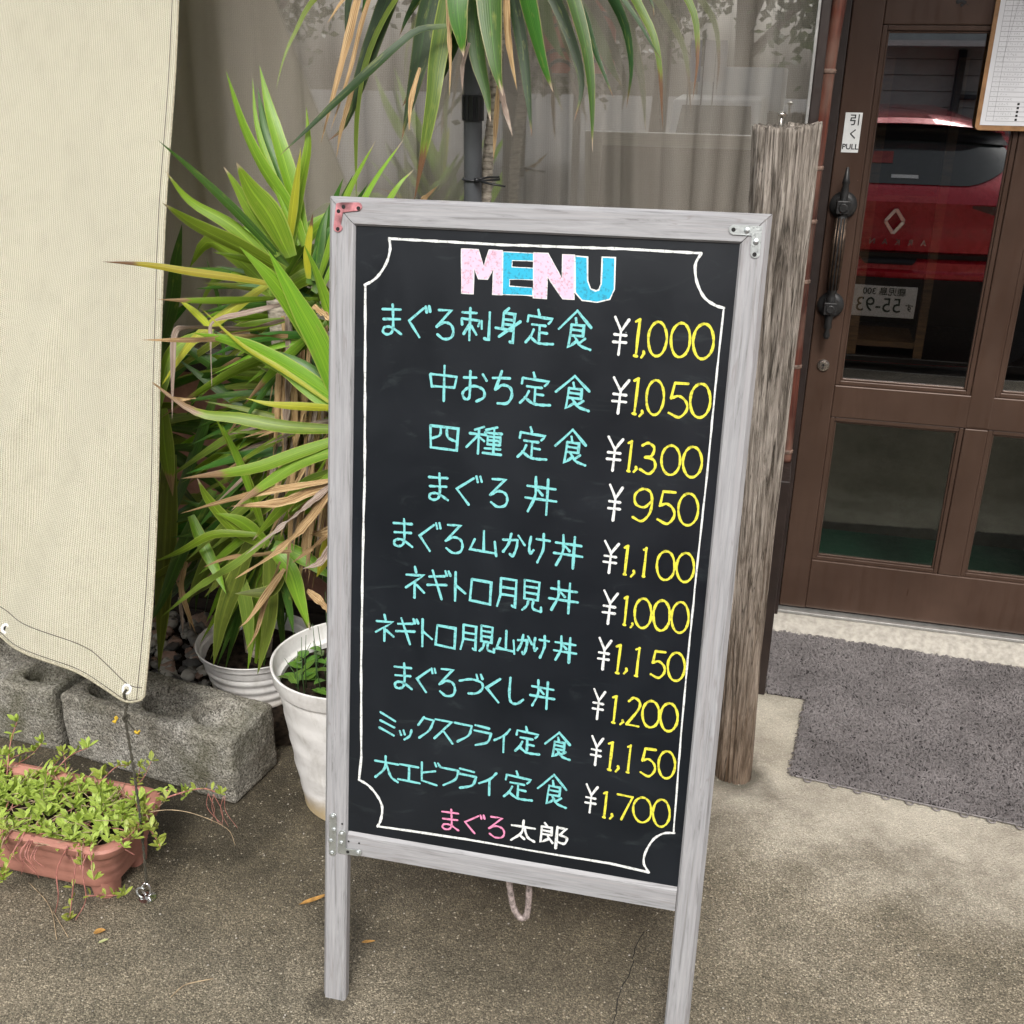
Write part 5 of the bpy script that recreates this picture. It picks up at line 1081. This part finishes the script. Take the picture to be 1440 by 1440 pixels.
# dry skirt on the trunk
rn=random.Random(33); random.seed(33)
for k in range(80):
    x0=rn.uniform(395,472); y0=rn.uniform(440,640); L_=rn.uniform(110,230); dx=rn.uniform(-45,12)
    traced(yu,rn.choice(['dry','dry','dryg']),rn.uniform(5,12),-1.0+rn.uniform(-.04,.05),-1.0+rn.uniform(-.09,.05),[(x0,y0),(x0+dx*.3+rn.uniform(-6,6),y0+L_*.35),(x0+dx*.7,y0+L_*.7),(x0+dx,y0+L_)],fold=.05,crinkle=.6,wave=2,seg=14)
tk=MB(); tk.tube(cr([np.array(q) for q in ((-1.33,-.83,.10),(-1.27,-.87,.35),(-1.17,-.93,.70),(-1.12,-.97,.95),(-1.115,-.99,1.16))],6),[.03]*10+[.026]*15,12)
tk.v=[tuple(np.array(v)-np.array(yu.location)) for v in tk.v]; o=tk.build('trunk',M['trunk'],smooth=True); o.parent=yu
tk=MB(); tk.tube(cr([np.array(q) for q in ((-1.36,-.82,.10),(-1.35,-.84,.25),(-1.31,-.9,.40))],6),.018,10); tk.v=[tuple(np.array(v)-np.array(yu.location)) for v in tk.v]; o=tk.build('side_stem',M['trunk'],smooth=True); o.parent=yu
random.seed(77); rf=random.Random(77)
def fan(parent,cx,cy,n,a0,a1,l0,l1,w0,w1,ya,yb,mats,sag):
    for k in range(n):
        a=R(rf.uniform(a0,a1)); L_=rf.uniform(l0,l1); y0=rf.uniform(ya,yb); dx,dy=math.cos(a),-math.sin(a); sg2=sag*L_*rf.uniform(.5,1.4)
        x0=cx+rf.uniform(-12,12); yy0=cy+rf.uniform(-18,18)
        pts=[(x0+dx*L_*t,yy0+dy*L_*t+sg2*t*t) for t in (0,.3,.6,1)]
        traced(parent,rf.choice(mats),rf.uniform(w0,w1),y0,y0+rf.uniform(-.1,.08),pts,twist=rf.uniform(-.9,.9),seg=12)
fan(yu,436,385,16,60,175,110,190,9,17,-.93,-.84,['leafg','leafd','leafd'],.12)
fan(yu,440,420,14,150,235,120,220,9,18,-.95,-.84,['leafd','leafg','leafo'],.22)
fan(yu,470,560,34,130,225,150,260,9,18,-.98,-.82,['leafd','leafg','leafg','leafo'],.25)
fan(yu,470,640,22,150,235,130,240,9,16,-1.02,-.88,['leafg','leafo','leafd'],.25)
fan(yu,455,470,16,160,230,110,230,9,16,-1.03,-.9,['leafg','leafd','leaft'],.3)
fan(yu,470,600,16,165,240,90,200,5,11,-1.08,-.95,['dry','dryg','leaft'],.35)
fan(yu,375,765,30,20,215,80,170,9,18,-.97,-.84,['leafd','leafg','leafo'],.3)
fan(yu,385,740,18,200,300,110,190,12,20,-.97,-.86,['leafd','leafo','leafg'],.25)
fan(yu,160,600,20,-70,60,110,230,14,24,-.82,-.74,['leafd','leafd','leafo'],.2)
fan(yu,175,520,10,10,75,100,190,12,20,-.80,-.74,['leafd'],.1)
# hidden-side and filler leaves radiating in space
def radiate(parent,c,n,L0,L1,mats,wd,el0,el1,az0,az1,droop,rn):
    for k in range(n):
        az=rn.uniform(az0,az1); el=rn.uniform(el0,el1); L_=rn.uniform(L0,L1); d=np.array([math.sin(az)*math.cos(el),math.cos(az)*math.cos(el),math.sin(el)]); C=[]
        for i in range(5):
            t=i/4; C.append(np.array(c)+d*L_*t+np.array([0,0,-droop*L_*t*t*rn.uniform(.6,1.2)]))
        blade(parent,rn.choice(mats),C,wd*rn.uniform(.7,1.1),rn.uniform(-1.2,1.2),seg=12)
radiate(yu,(-1.12,-.99,1.17),16,.3,.5,['leafd','leafg'],.045,.1,1.2,-1.2,1.5,.5,rn)
radiate(yu,(-1.02,-.98,.95),22,.3,.5,['leafd','leafd','leafo'],.042,-.2,.9,-1.4,1.4,.6,rn)
radiate(yu,(-1.30,-.86,.48),26,.3,.5,['leafd','leafd','leafo'],.042,-.3,.8,-2.2,1.2,.9,rn)
# palm above the board
pm=empty('dracaena_palm',(-.745,-.62,0),'slender ringed palm trunk with drooping dark strap leaves above the board','palm')
tr=[fp(x,y,-.62) for x,y in ((706,-90),(705,0),(701,60),(697,100),(696,140),(690,190),(685,240),(683,285))]; tr+=[np.array([-.742,-.62,.9]),np.array([-.745,-.62,.4]),np.array([-.745,-.62,.0])]
ctr_=cr(tr,12); rs=[]; acc=0; prev=ctr_[0]
for p in ctr_:
    acc+=np.linalg.norm(p-prev); prev=p; rs.append(.0135+.0018*(abs(((acc*62)%1)-.5)*2)+.0012*mnoise.noise(Vector((0,0,acc*12))))
cc_=[]; rr_=[]
for i in range(len(ctr_)-1):
    for s in range(5): cc_.append(ctr_[i]+(ctr_[i+1]-ctr_[i])*s/5)
acc=0; prev=cc_[0]
for p in cc_: acc+=np.linalg.norm(p-prev); prev=p; rr_.append(.0128+.0022*(((acc*55+.4*mnoise.noise(Vector((acc*9,0,0))))%1))+.001*mnoise.noise(Vector((0,0,acc*12))))
b=MB(); b.tube(cc_,rr_,12); b.v=[tuple(np.array(v)-np.array(pm.location)) for v in b.v]; o=b.build('trunk',M['trunk'],smooth=True); o.parent=pm
PL=[('dracg',42,-.80,-.98,'668,-170 650,-80 643,0 648,50 652,80'),('dracg',44,-.78,-.95,'700,-170 688,-60 690,20 697,90 707,135'),('dracg',28,-.74,-.85,'670,-60 668,20 672,80 684,130 690,172'),
('dracg',36,-.78,-.92,'705,-150 728,-50 745,20 762,85 778,130'),('dracd',19,-.72,-.8,'700,-80 722,0 735,70 742,130 748,192'),('dracd',20,-.7,-.8,'700,-100 770,-20 805,60 818,120 808,170'),
('dracg',22,-.76,-.88,'715,-120 785,-50 818,40 831,120 833,214'),('dracd',13,-.68,-.74,'740,-80 810,0 840,80 863,138'),('dracd',20,-.7,-.8,'720,-130 820,-60 872,20 887,90 881,152'),('dracb',14,-.7,-.78,'740,-130 850,-60 905,20 926,80 932,182'),
('dracd',10,-.74,-.84,'730,-120 820,-70 885,10 915,60 932,88'),('dracd',14,-.68,-.72,'780,-120 880,-60 915,0 920,25'),('dracb',14,-.7,-.78,'760,-140 900,-70 968,0 981,70 974,142'),
('dracd',36,-.74,-.84,'670,-120 628,-60 603,10 588,90 565,196'),('dracb',30,-.76,-.88,'672,-110 635,-20 615,80 606,150 582,285'),('dracd',15,-.7,-.76,'640,-80 600,-20 575,20 562,50'),
('dracd',13,-.84,-1.0,'632,36 590,41 560,62 520,98 470,145 430,184 393,219'),('dracd',32,-.74,-.84,'650,-120 565,-40 530,40 507,110 485,175 462,198'),('dry',12,-.84,-.94,'560,-90 510,-20 490,50 472,120 451,202'),
('dry',7,-.86,-.94,'545,-70 512,20 492,100 464,186'),('dracd',13,-.72,-.76,'540,-100 495,-20 485,62'),('dracg',18,-.8,-.86,'570,-110 525,-40 508,28'),('leafo',8,-.8,-.9,'560,-90 450,-10 415,45 398,85 388,127'),
('dry',9,-.8,-.84,'560,-80 490,-10 460,33'),('leafo',11,-.78,-.82,'600,-60 545,15 513,90 501,170 501,285'),('dry',8,-.84,-.86,'500,110 480,180 473,222'),('dry',11,-.8,-.82,'712,-40 714,50 727,127'),
('dry',8,-.86,-.92,'628,-60 630,30 633,85 632,135'),('dryg',7,-.86,-.92,'660,60 651,90 650,128'),('dryg',9,-.85,-.9,'700,100 710,150 721,192'),('dry',8,-.76,-.8,'700,120 697,180 694,225'),('dracd',26,-.72,-.78,'660,-110 645,-20 625,60 600,130'),
('dracd',22,-.7,-.78,'680,-90 660,0 640,60 620,120'),('dracb',14,-.7,-.76,'590,60 580,120 566,150'),('dry',8,-.85,-.9,'590,95 578,140 575,185'),('dracd',22,-.7,-.76,'640,-120 580,-60 545,0 530,60 515,110')]
random.seed(5)
for mt,wp,a,c_,s in PL: traced(pm,mt,wp,a,c_,T(s),fold=.12,crinkle=.5 if mt.startswith('dry') else 0,twist=random.uniform(-.35,.35))
radiate(pm,tuple(fp(700,-150,-.66)),16,.35,.5,['dracd'],.05,.3,1.3,-1.9,1.9,.6,rn)
# grey pole with collar, tied to the trunk
P0=fp(665,270,-.66); pole=empty('support_pole',(P0[0],-.66,0),'dark grey metal pole behind the board with a black clamp collar','pole')
b=MB(); b.lathe([(.0215,0),(.0215,2.3)],(0,0,0),28); o=b.build('tube',M['greypole'],smooth=True,auto=40); o.parent=pole
zc=fp(662,155,-.68)[2]; zc0=fp(664,168,-.68)[2]
b=MB(); b.lathe([(.0225,zc0-.004),(.026,zc0-.003),(.026,zc0+.052),(.0225,zc0+.053)],(0,0,0),28)
for a in (-2.2,-1.75,-1.3,-.85): b.box((.025*math.cos(a)-.002,.025*math.sin(a)-.004,zc0),(.025*math.cos(a)+.002,.025*math.sin(a)+.004,zc0+.05))
o=b.build('clamp_collar',M['plastic_black'],auto=40); o.parent=pole
zt_=fp(665,253,-.68)[2]; tie=MB(); cx_,cy_=P0[0],-.66; ring=[]
for a in np.linspace(.6,2*math.pi-.2,22): ring.append((cx_+.0245*math.cos(a),cy_+.0245*math.sin(a),zt_+.002*math.sin(a)))
tie.tube(ring,.0022,6); tie.tube([(cx_+.02,cy_-.014,zt_+.002),(cx_+.035,cy_+.02,zt_+.004),(cx_+.055,cy_+.035,zt_+.003),(cx_+.062,cy_+.012,zt_),(cx_+.035,cy_+.01,zt_-.002),(cx_+.01,cy_-.024,zt_-.002)],.0026,6)
tie.tube([(cx_+.02,cy_-.026,zt_-.001),(cx_+.05,cy_-.03,zt_-.006),(cx_+.088,cy_-.03,zt_-.011)],[.003,.0028,.0024],6); tie.box((cx_+.012,cy_-.03,zt_-.005),(cx_+.022,cy_-.018,zt_+.005))
o=tie.build('cable_tie',M['plastic_black'],smooth=True); tag(o,'black cable tie binding the palm trunk to the grey pole','cable tie')
# ------------------------------------------------------------------ across the street: what the panes mirror
K=1.117; CX=.545; CY=-3.5; CZ=-.32
car=empty('parked_car',(CX,CY,CZ),'red hatchback parked tail to the door, mirrored in its glass','car')
M['red']=simple('red_car_paint',(.62,.015,.035),.28,.15,.05,4,.0,coat=1.); M['carglass']=simple('dark_car_glass',(.06,.07,.068),.08,0,.1,3,.0,spec=.8); M['blacktrim']=simple('black_car_trim',(.015,.015,.016),.5,0,.1,20,.1)
M['taillamp']=simple('dark_red_lamp_lens',(.10,.008,.012),.15,0,.2,12,.05,coat=1.); M['tyre']=simple('tyre_rubber',(.02,.02,.021),.8,0,.2,30,.3); M['plate']=simple('number_plate_white',(.85,.86,.84),.45,0,.04,20,.05)
M['platetext']=simple('number_plate_green',(.02,.05,.04),.5,0,.05)
ZS=[.28,.40,.55,.70,.795,.808,.85,.862,.892,.902,1.0,1.08,1.15,1.20,1.235,1.38,1.50,1.525,1.55,1.562]
YS=[-.10,-.01,.015,.02,.018,.0,.0,-.045,-.045,-.025,-.03,-.012,.0,-.035,-.07,-.22,-.34,-.22,-.26,-.80]
def hw(z): return float(np.interp(z,[.28,.5,.9,1.05,1.2,1.4,1.52,1.562],[.84,.89,.905,.89,.84,.70,.58,.46]))
def surf(s,z,off=0):
    y=float(np.interp(z,ZS,YS)); h=hw(z); x=h*s; yy=y-.10*s*s-.30*abs(s)**7; zz=z-.045*s*s*(1 if z>1.45 else max(0,(z-1.1)/.35)); return np.array([x*K,(yy+off)*K,zz*K])
def patch(name,mat,s0,s1,z0,z1,off,ns=14,nz=6,parent=car,shape=None):
    V=[];F=[]
    for j in range(nz+1):
        for i in range(ns+1):
            u,v=i/ns,j/nz; ss=s0+(s1-s0)*u; z=z0+(z1-z0)*v
            if shape: ss,z=shape(u,v,ss,z)
            V.append(surf(ss,z,off))
    for j in range(nz):
        for i in range(ns): a=j*(ns+1)+i; F.append((a,a+1,a+ns+2,a+ns+1))
    b=MB(); b.add(V,F); o=b.build(name,M[mat],smooth=True); o.parent=parent; return o
V=[];F=[]; NS=30
for z in ZS:
    row=[(-hw(z)*K*(.9 if z>1.2 else 1),-4.2*K+ (0 if z<1 else 1.2),z*K*(1 if z<1.3 else .99)),(-hw(z)*K,-2.2*K,z*K-(.05 if z>1.45 else 0))]
    row+=[tuple(surf(-1+2*i/NS,z)) for i in range(NS+1)]+[(hw(z)*K,-2.2*K,z*K-(.05 if z>1.45 else 0)),(hw(z)*K*(.9 if z>1.2 else 1),-4.2*K+(0 if z<1 else 1.2),z*K*(1 if z<1.3 else .99))]; V+=row
n=NS+5
for j in range(len(ZS)-1):
    for i in range(n): a=j*n+i; c2=j*n+(i+1)%n; F.append((a,c2,c2+n,a+n))
b=MB(); b.add(V,F); b.f.append(tuple(range((len(ZS)-1)*n,len(ZS)*n))); b.f.append(tuple(range(n))); o=b.build('body',M['red'],auto=28); o.parent=car
rw=patch('rear_window','carglass',-.80,.80,1.235,1.50,.007,24,10,shape=lambda u,v,s,z:(s*(1-.10*abs(2*v-1)**3),z+.10*(1-v)*max(0,(abs(2*u-1)-.55)/.45)**1.6))
patch('spoiler','blacktrim',-.86,.86,1.448,1.512,.03,20,3)
patch('trim_strip','blacktrim',-.93,.93,.864,.889,.012,24,2); patch('chrome_strip','chrome',-.92,.92,.893,.8985,.022,24,1)
patch('recess','blacktrim',-.16,.16,.835,.865,.018,8,2,shape=lambda u,v,s,z:(s*(.82+.18*v),z)); patch('lower_bumper','blacktrim',-.97,.97,.29,.77,.022,24,12)  # black on the lower bumper paints in the dark ground it mirrors
for sg_ in (1,-1): patch('tail_light','taillamp',.43*sg_,1.0*sg_,1.04,1.15,.010,12,4,shape=lambda u,v,s,z:(s,1.145-(1-v)*.105*min(1,.12+u*1.5)))
np_=MB(); np_.box((-.165*K,.035*K,.565*K),(.165*K,.042*K,.730*K)); npo=np_.build('number_plate',M['plate'],bevel=.006); npo.parent=car; npo.location.z=-.004
def lett(body,size,x,z,par,mat,y,bold=.0,sc_=(1,1,1)):
    me=text_mesh(body,size,.0006,bold); me.materials.clear(); me.materials.append(M[mat]); o=bpy.data.objects.new('lettering',me); COL.objects.link(o); o.parent=par
    o.rotation_euler=(R(90),0,R(180)); o.location=(x,y,z); o.scale=sc_; return o
PY=.0435*K
lett('55-93',.108*K,-.022*K,.625*K,npo,'platetext',PY,0,(.95,1,1)); lett('す',.045*K,.135*K,.618*K,npo,'platetext',PY,.0006); lett('鹿児島 300',.046*K,.0,.698*K,npo,'platetext',PY,.0004)
em=MB()
for a_,c_ in (((0,.062),(.046,0)),((.046,0),(0,-.062)),((0,-.062),(-.046,0)),((-.046,0),(0,.062))):
    em.tube([(a_[0]*K,.012*K,(1.055+a_[1])*K),(c_[0]*K,.012*K,(1.055+c_[1])*K)],.013*K,4)
o=em.build('emblem',M['chrome'],bevel=.002); o.parent=car
for k,ch in enumerate('ARKANA'): lett(ch,.040*K,(.16-.064*k)*K,.948*K,car,'chrome',.0*K+.004,.001)
patch('window_sticker','plate',-.05,.12,1.262,1.278,.011,2,1); M['stick']=simple('faded_red_sticker',(.45,.10,.09),.6); patch('window_sticker','stick',-.19,-.05,1.33,1.385,.012,2,1)
for sx in (-.80,.80):
    for sy in (-.75,-3.35):
        b=MB(); b.lathe([(.22*K,-.11*K),(.325*K,-.11*K),(.345*K,-.08*K),(.345*K,.08*K),(.325*K,.11*K),(.22*K,.11*K)],(0,0,0),32,'x'); o=b.build('wheel',M['tyre'],auto=40); o.parent=car; o.location=(sx*K,sy*K,.345*K)
        h=MB(); h.lathe([(0,-.10*K),(.22*K,-.10*K),(.22*K,.10*K),(0,.10*K)],(0,0,0),24,'x'); q=h.build('rim',M['steel'],auto=40); q.parent=o
# house with lap siding behind the car
hs_=empty('siding_house',(3.4,-9.5,-.32),'house clad in pale horizontal siding across the street, mirrored in the door glass','house')
M['siding']=simple('pale_grey_siding',(.48,.49,.48),.7,0,.08,6,.1); M['roofm']=simple('dark_roof_tiles',(.06,.06,.065),.7); M['trimw']=simple('white_gutter',(.70,.70,.68),.5,0,.05)
b=MB(); b.box((-3.4,-6,0),(5.5,-.05,4.9)); o=b.build('wall',M['siding']); o.parent=hs_
me=None
for k in range(30):
    if me is None:
        b=MB(); b.prism([(-3.42,-.05,0),(-3.42,.022,.004),(-3.42,.006,.152),(-3.42,-.05,.152)],(8.94,0,0)); o=b.build('siding_board',M['siding']); me=o.data
    else: o=bpy.data.objects.new('siding_board',me); COL.objects.link(o)
    o.parent=hs_; o.location=(0,0,.25+.155*k)
b=MB(); b.box((-3.7,-6.3,4.9),(5.8,.5,5.05)); b.prism([(-3.7,-6.3,5.05),(-3.7,.5,5.05),(-3.7,-2.9,6.6)],(9.5,0,0)); o=b.build('roof',M['roofm']); o.parent=hs_
b=MB(); b.box((-2.75,.02,2.22),(-1.3,.75,2.27)); o=b.build('canopy',M['trimw']); o.parent=hs_
b=MB(); b.tube([(-1.95,.09,0),(-1.95,.09,2.2)],.045,12); b.tube([(-1.95,.09,1.75),(-1.6,.09,1.75),(-1.6,.09,1.4)],.03,8); o=b.build('drain_pipe',M['greypole'],smooth=True); o.parent=hs_
b=MB(); b.box((.2,.025,1.3),(1.9,.06,2.6)); o=b.build('window',M['carglass']); o.parent=hs_
# small white truck
tkX=float(fp(1012,160,12)[0]); tkk=empty('box_truck',(tkX,-13,-.32),'small white box truck across the street, mirrored in the shop window','truck'); M['truckw']=simple('white_truck_paint',(.88,.89,.88),.35,0,.05,3,.0)
b=MB(); b.box((-.40,-3.3,.55),(.75,-.9,2.02)); o=b.build('cargo_box',M['truckw'],bevel=.02); o.parent=tkk
b=MB(); b.prism([(-.62,-.9,.45),(-.62,.35,.45),(-.62,.38,1.05),(-.62,.02,1.62),(-.62,-.9,1.66)],(1.15,0,0)); o=b.build('cab',M['truckw'],bevel=.03); o.parent=tkk
b=MB(); b.add([(-.54,.335,1.12),(.45,.335,1.12),(.40,.085,1.54),(-.49,.085,1.54)],[(0,1,2,3)]); o=b.build('windscreen',M['carglass']); o.parent=tkk; o.location=(0,.02,.01)
for sx in (-.5,.42):
    b=MB(); b.box((sx-.08,.36,.66),(sx+.08,.40,.80)); o=b.build('headlight',M['chrome'],bevel=.01); o.parent=tkk
for sx in (-.55,.45):
    for sy in (-.2,-2.5):
        b=MB(); b.lathe([(0,-.08),(.28,-.08),(.28,.08),(0,.08)],(0,0,0),24,'x'); o=b.build('wheel',M['tyre'],auto=40); o.parent=tkk; o.location=(sx,sy,.28)
# sign with orange panels and a stack of posters
s0=fp(765,12,8); s1=fp(862,104,8); sgn=empty('shop_sign',(float(s0[0]+s1[0])/2,-9,-.32),'orange red street sign with dark curved bars, mirrored in the shop window','sign')
hwd=abs(s1[0]-s0[0])/2; zb0=s1[2]+.32; zb1=s0[2]+.32; M['orange']=simple('orange_red_panel',(.60,.13,.07),.5,0,.08,4,.0)
b=MB(); b.box((-hwd,-.05,zb0),(hwd,0,zb1+.3)); o=b.build('panel',M['orange']); o.parent=sgn
b=MB()
for cxx in (-hwd*.5,hwd*.5):
    for zz in (zb0,zb0+.33,zb0+.66):
        for r_ in (.13,.24): b.tube([(cxx+r_*math.cos(a),.01,zz+r_*math.sin(a)*.9) for a in np.linspace(0,3.14,16)],.018,6)
b.box((-.035,-.06,0),(.035,.02,zb1+.35)); o=b.build('bars',M['blacktrim']); o.parent=sgn
for k,xp in enumerate((972,992,1008)):
    q0=fp(xp,70,10); q1=fp(xp+9,115,10); b=MB(); b.box((0,0,0),(abs(q1[0]-q0[0])+.02,.04,q0[2]-q1[2]+.1)); o=b.build('banner',M['truckw'] if k else simple('blue_banner_cloth',(.20,.26,.45),.7)); o.location=(q0[0],-11,q1[2])
    tag(o,['blue upright banner','white upright banner in the middle','white upright banner at the right'][k]+' across the street, mirrored in the shop window','banner',)
    p=MB(); p.box((-.015,.01,-(q1[2]+.32)),(.0,.03,q0[2]-q1[2]+.12)); pp=p.build('banner_pole',M['greypole']); pp.parent=o
# trees behind
M['treeleaf']=mat_leaf('street_tree_leaf',(.02,.05,.015),(.05,.10,.03),margin=(.04,.08,.02)); M['bark']=simple('street_tree_bark',(.09,.07,.055),.9,0,.3,6,.8)
for k,(x,y,h,r,lb) in enumerate(((-1.2,-17,7,3.,'nearest'),(-5.5,-19,8,3.4,'middle'),(-10.5,-18,7.5,3.2,'leftmost'),(-3.4,-24,9,3.6,'rear'))):
    t=empty('street_tree',(x,y,-.32),'dark leafy '+lb+' street tree across the road, mirrored faintly in the window','tree',group='trees across the road')
    b=MB(); b.tube([(0,0,0),(.1,0,h*.25),(.0,.1,h*.5),(.1,0,h*.8)],[.22,.17,.13,.05],10)
    for i in range(6): a=i*1.05; b.tube([(.05,.05,h*(.3+.06*i)),(r*.35*math.cos(a),r*.35*math.sin(a),h*(.45+.06*i)),(r*.7*math.cos(a),r*.7*math.sin(a),h*(.5+.07*i))],[.09,.06,.02],6)
    o=b.build('trunk',M['bark'],smooth=True); o.parent=t
    rng2=np.random.default_rng(k); NN=5200; cl_=rng2.normal(size=(26,3)); cl_/=np.linalg.norm(cl_,axis=1,keepdims=True); cl_*=rng2.uniform(.35,.85,(26,1))*np.array([r,r,h*.42]); cl_[:,2]+=h*.56
    cc2=cl_[rng2.integers(0,26,NN)]+rng2.normal(size=(NN,3))*.42; d1=rng2.normal(size=(NN,3)); d1/=np.linalg.norm(d1,axis=1,keepdims=True); d2=np.cross(d1,rng2.normal(size=(NN,3))); d2/=np.linalg.norm(d2,axis=1,keepdims=True)
    VV=np.stack([cc2-d1*.11,cc2+d2*.06,cc2+d1*.11,cc2-d2*.06],1).reshape(-1,3); b=MB(); b.v=[tuple(q) for q in VV.tolist()]; b.f=[(4*i,4*i+1,4*i+2,4*i+3) for i in range(NN)]; o=b.build('crown',M['treeleaf'],fix=False); o.parent=t; setuv(o,[(0.2,.3),(.8,.3),(.8,.6),(.2,.6)]*NN)
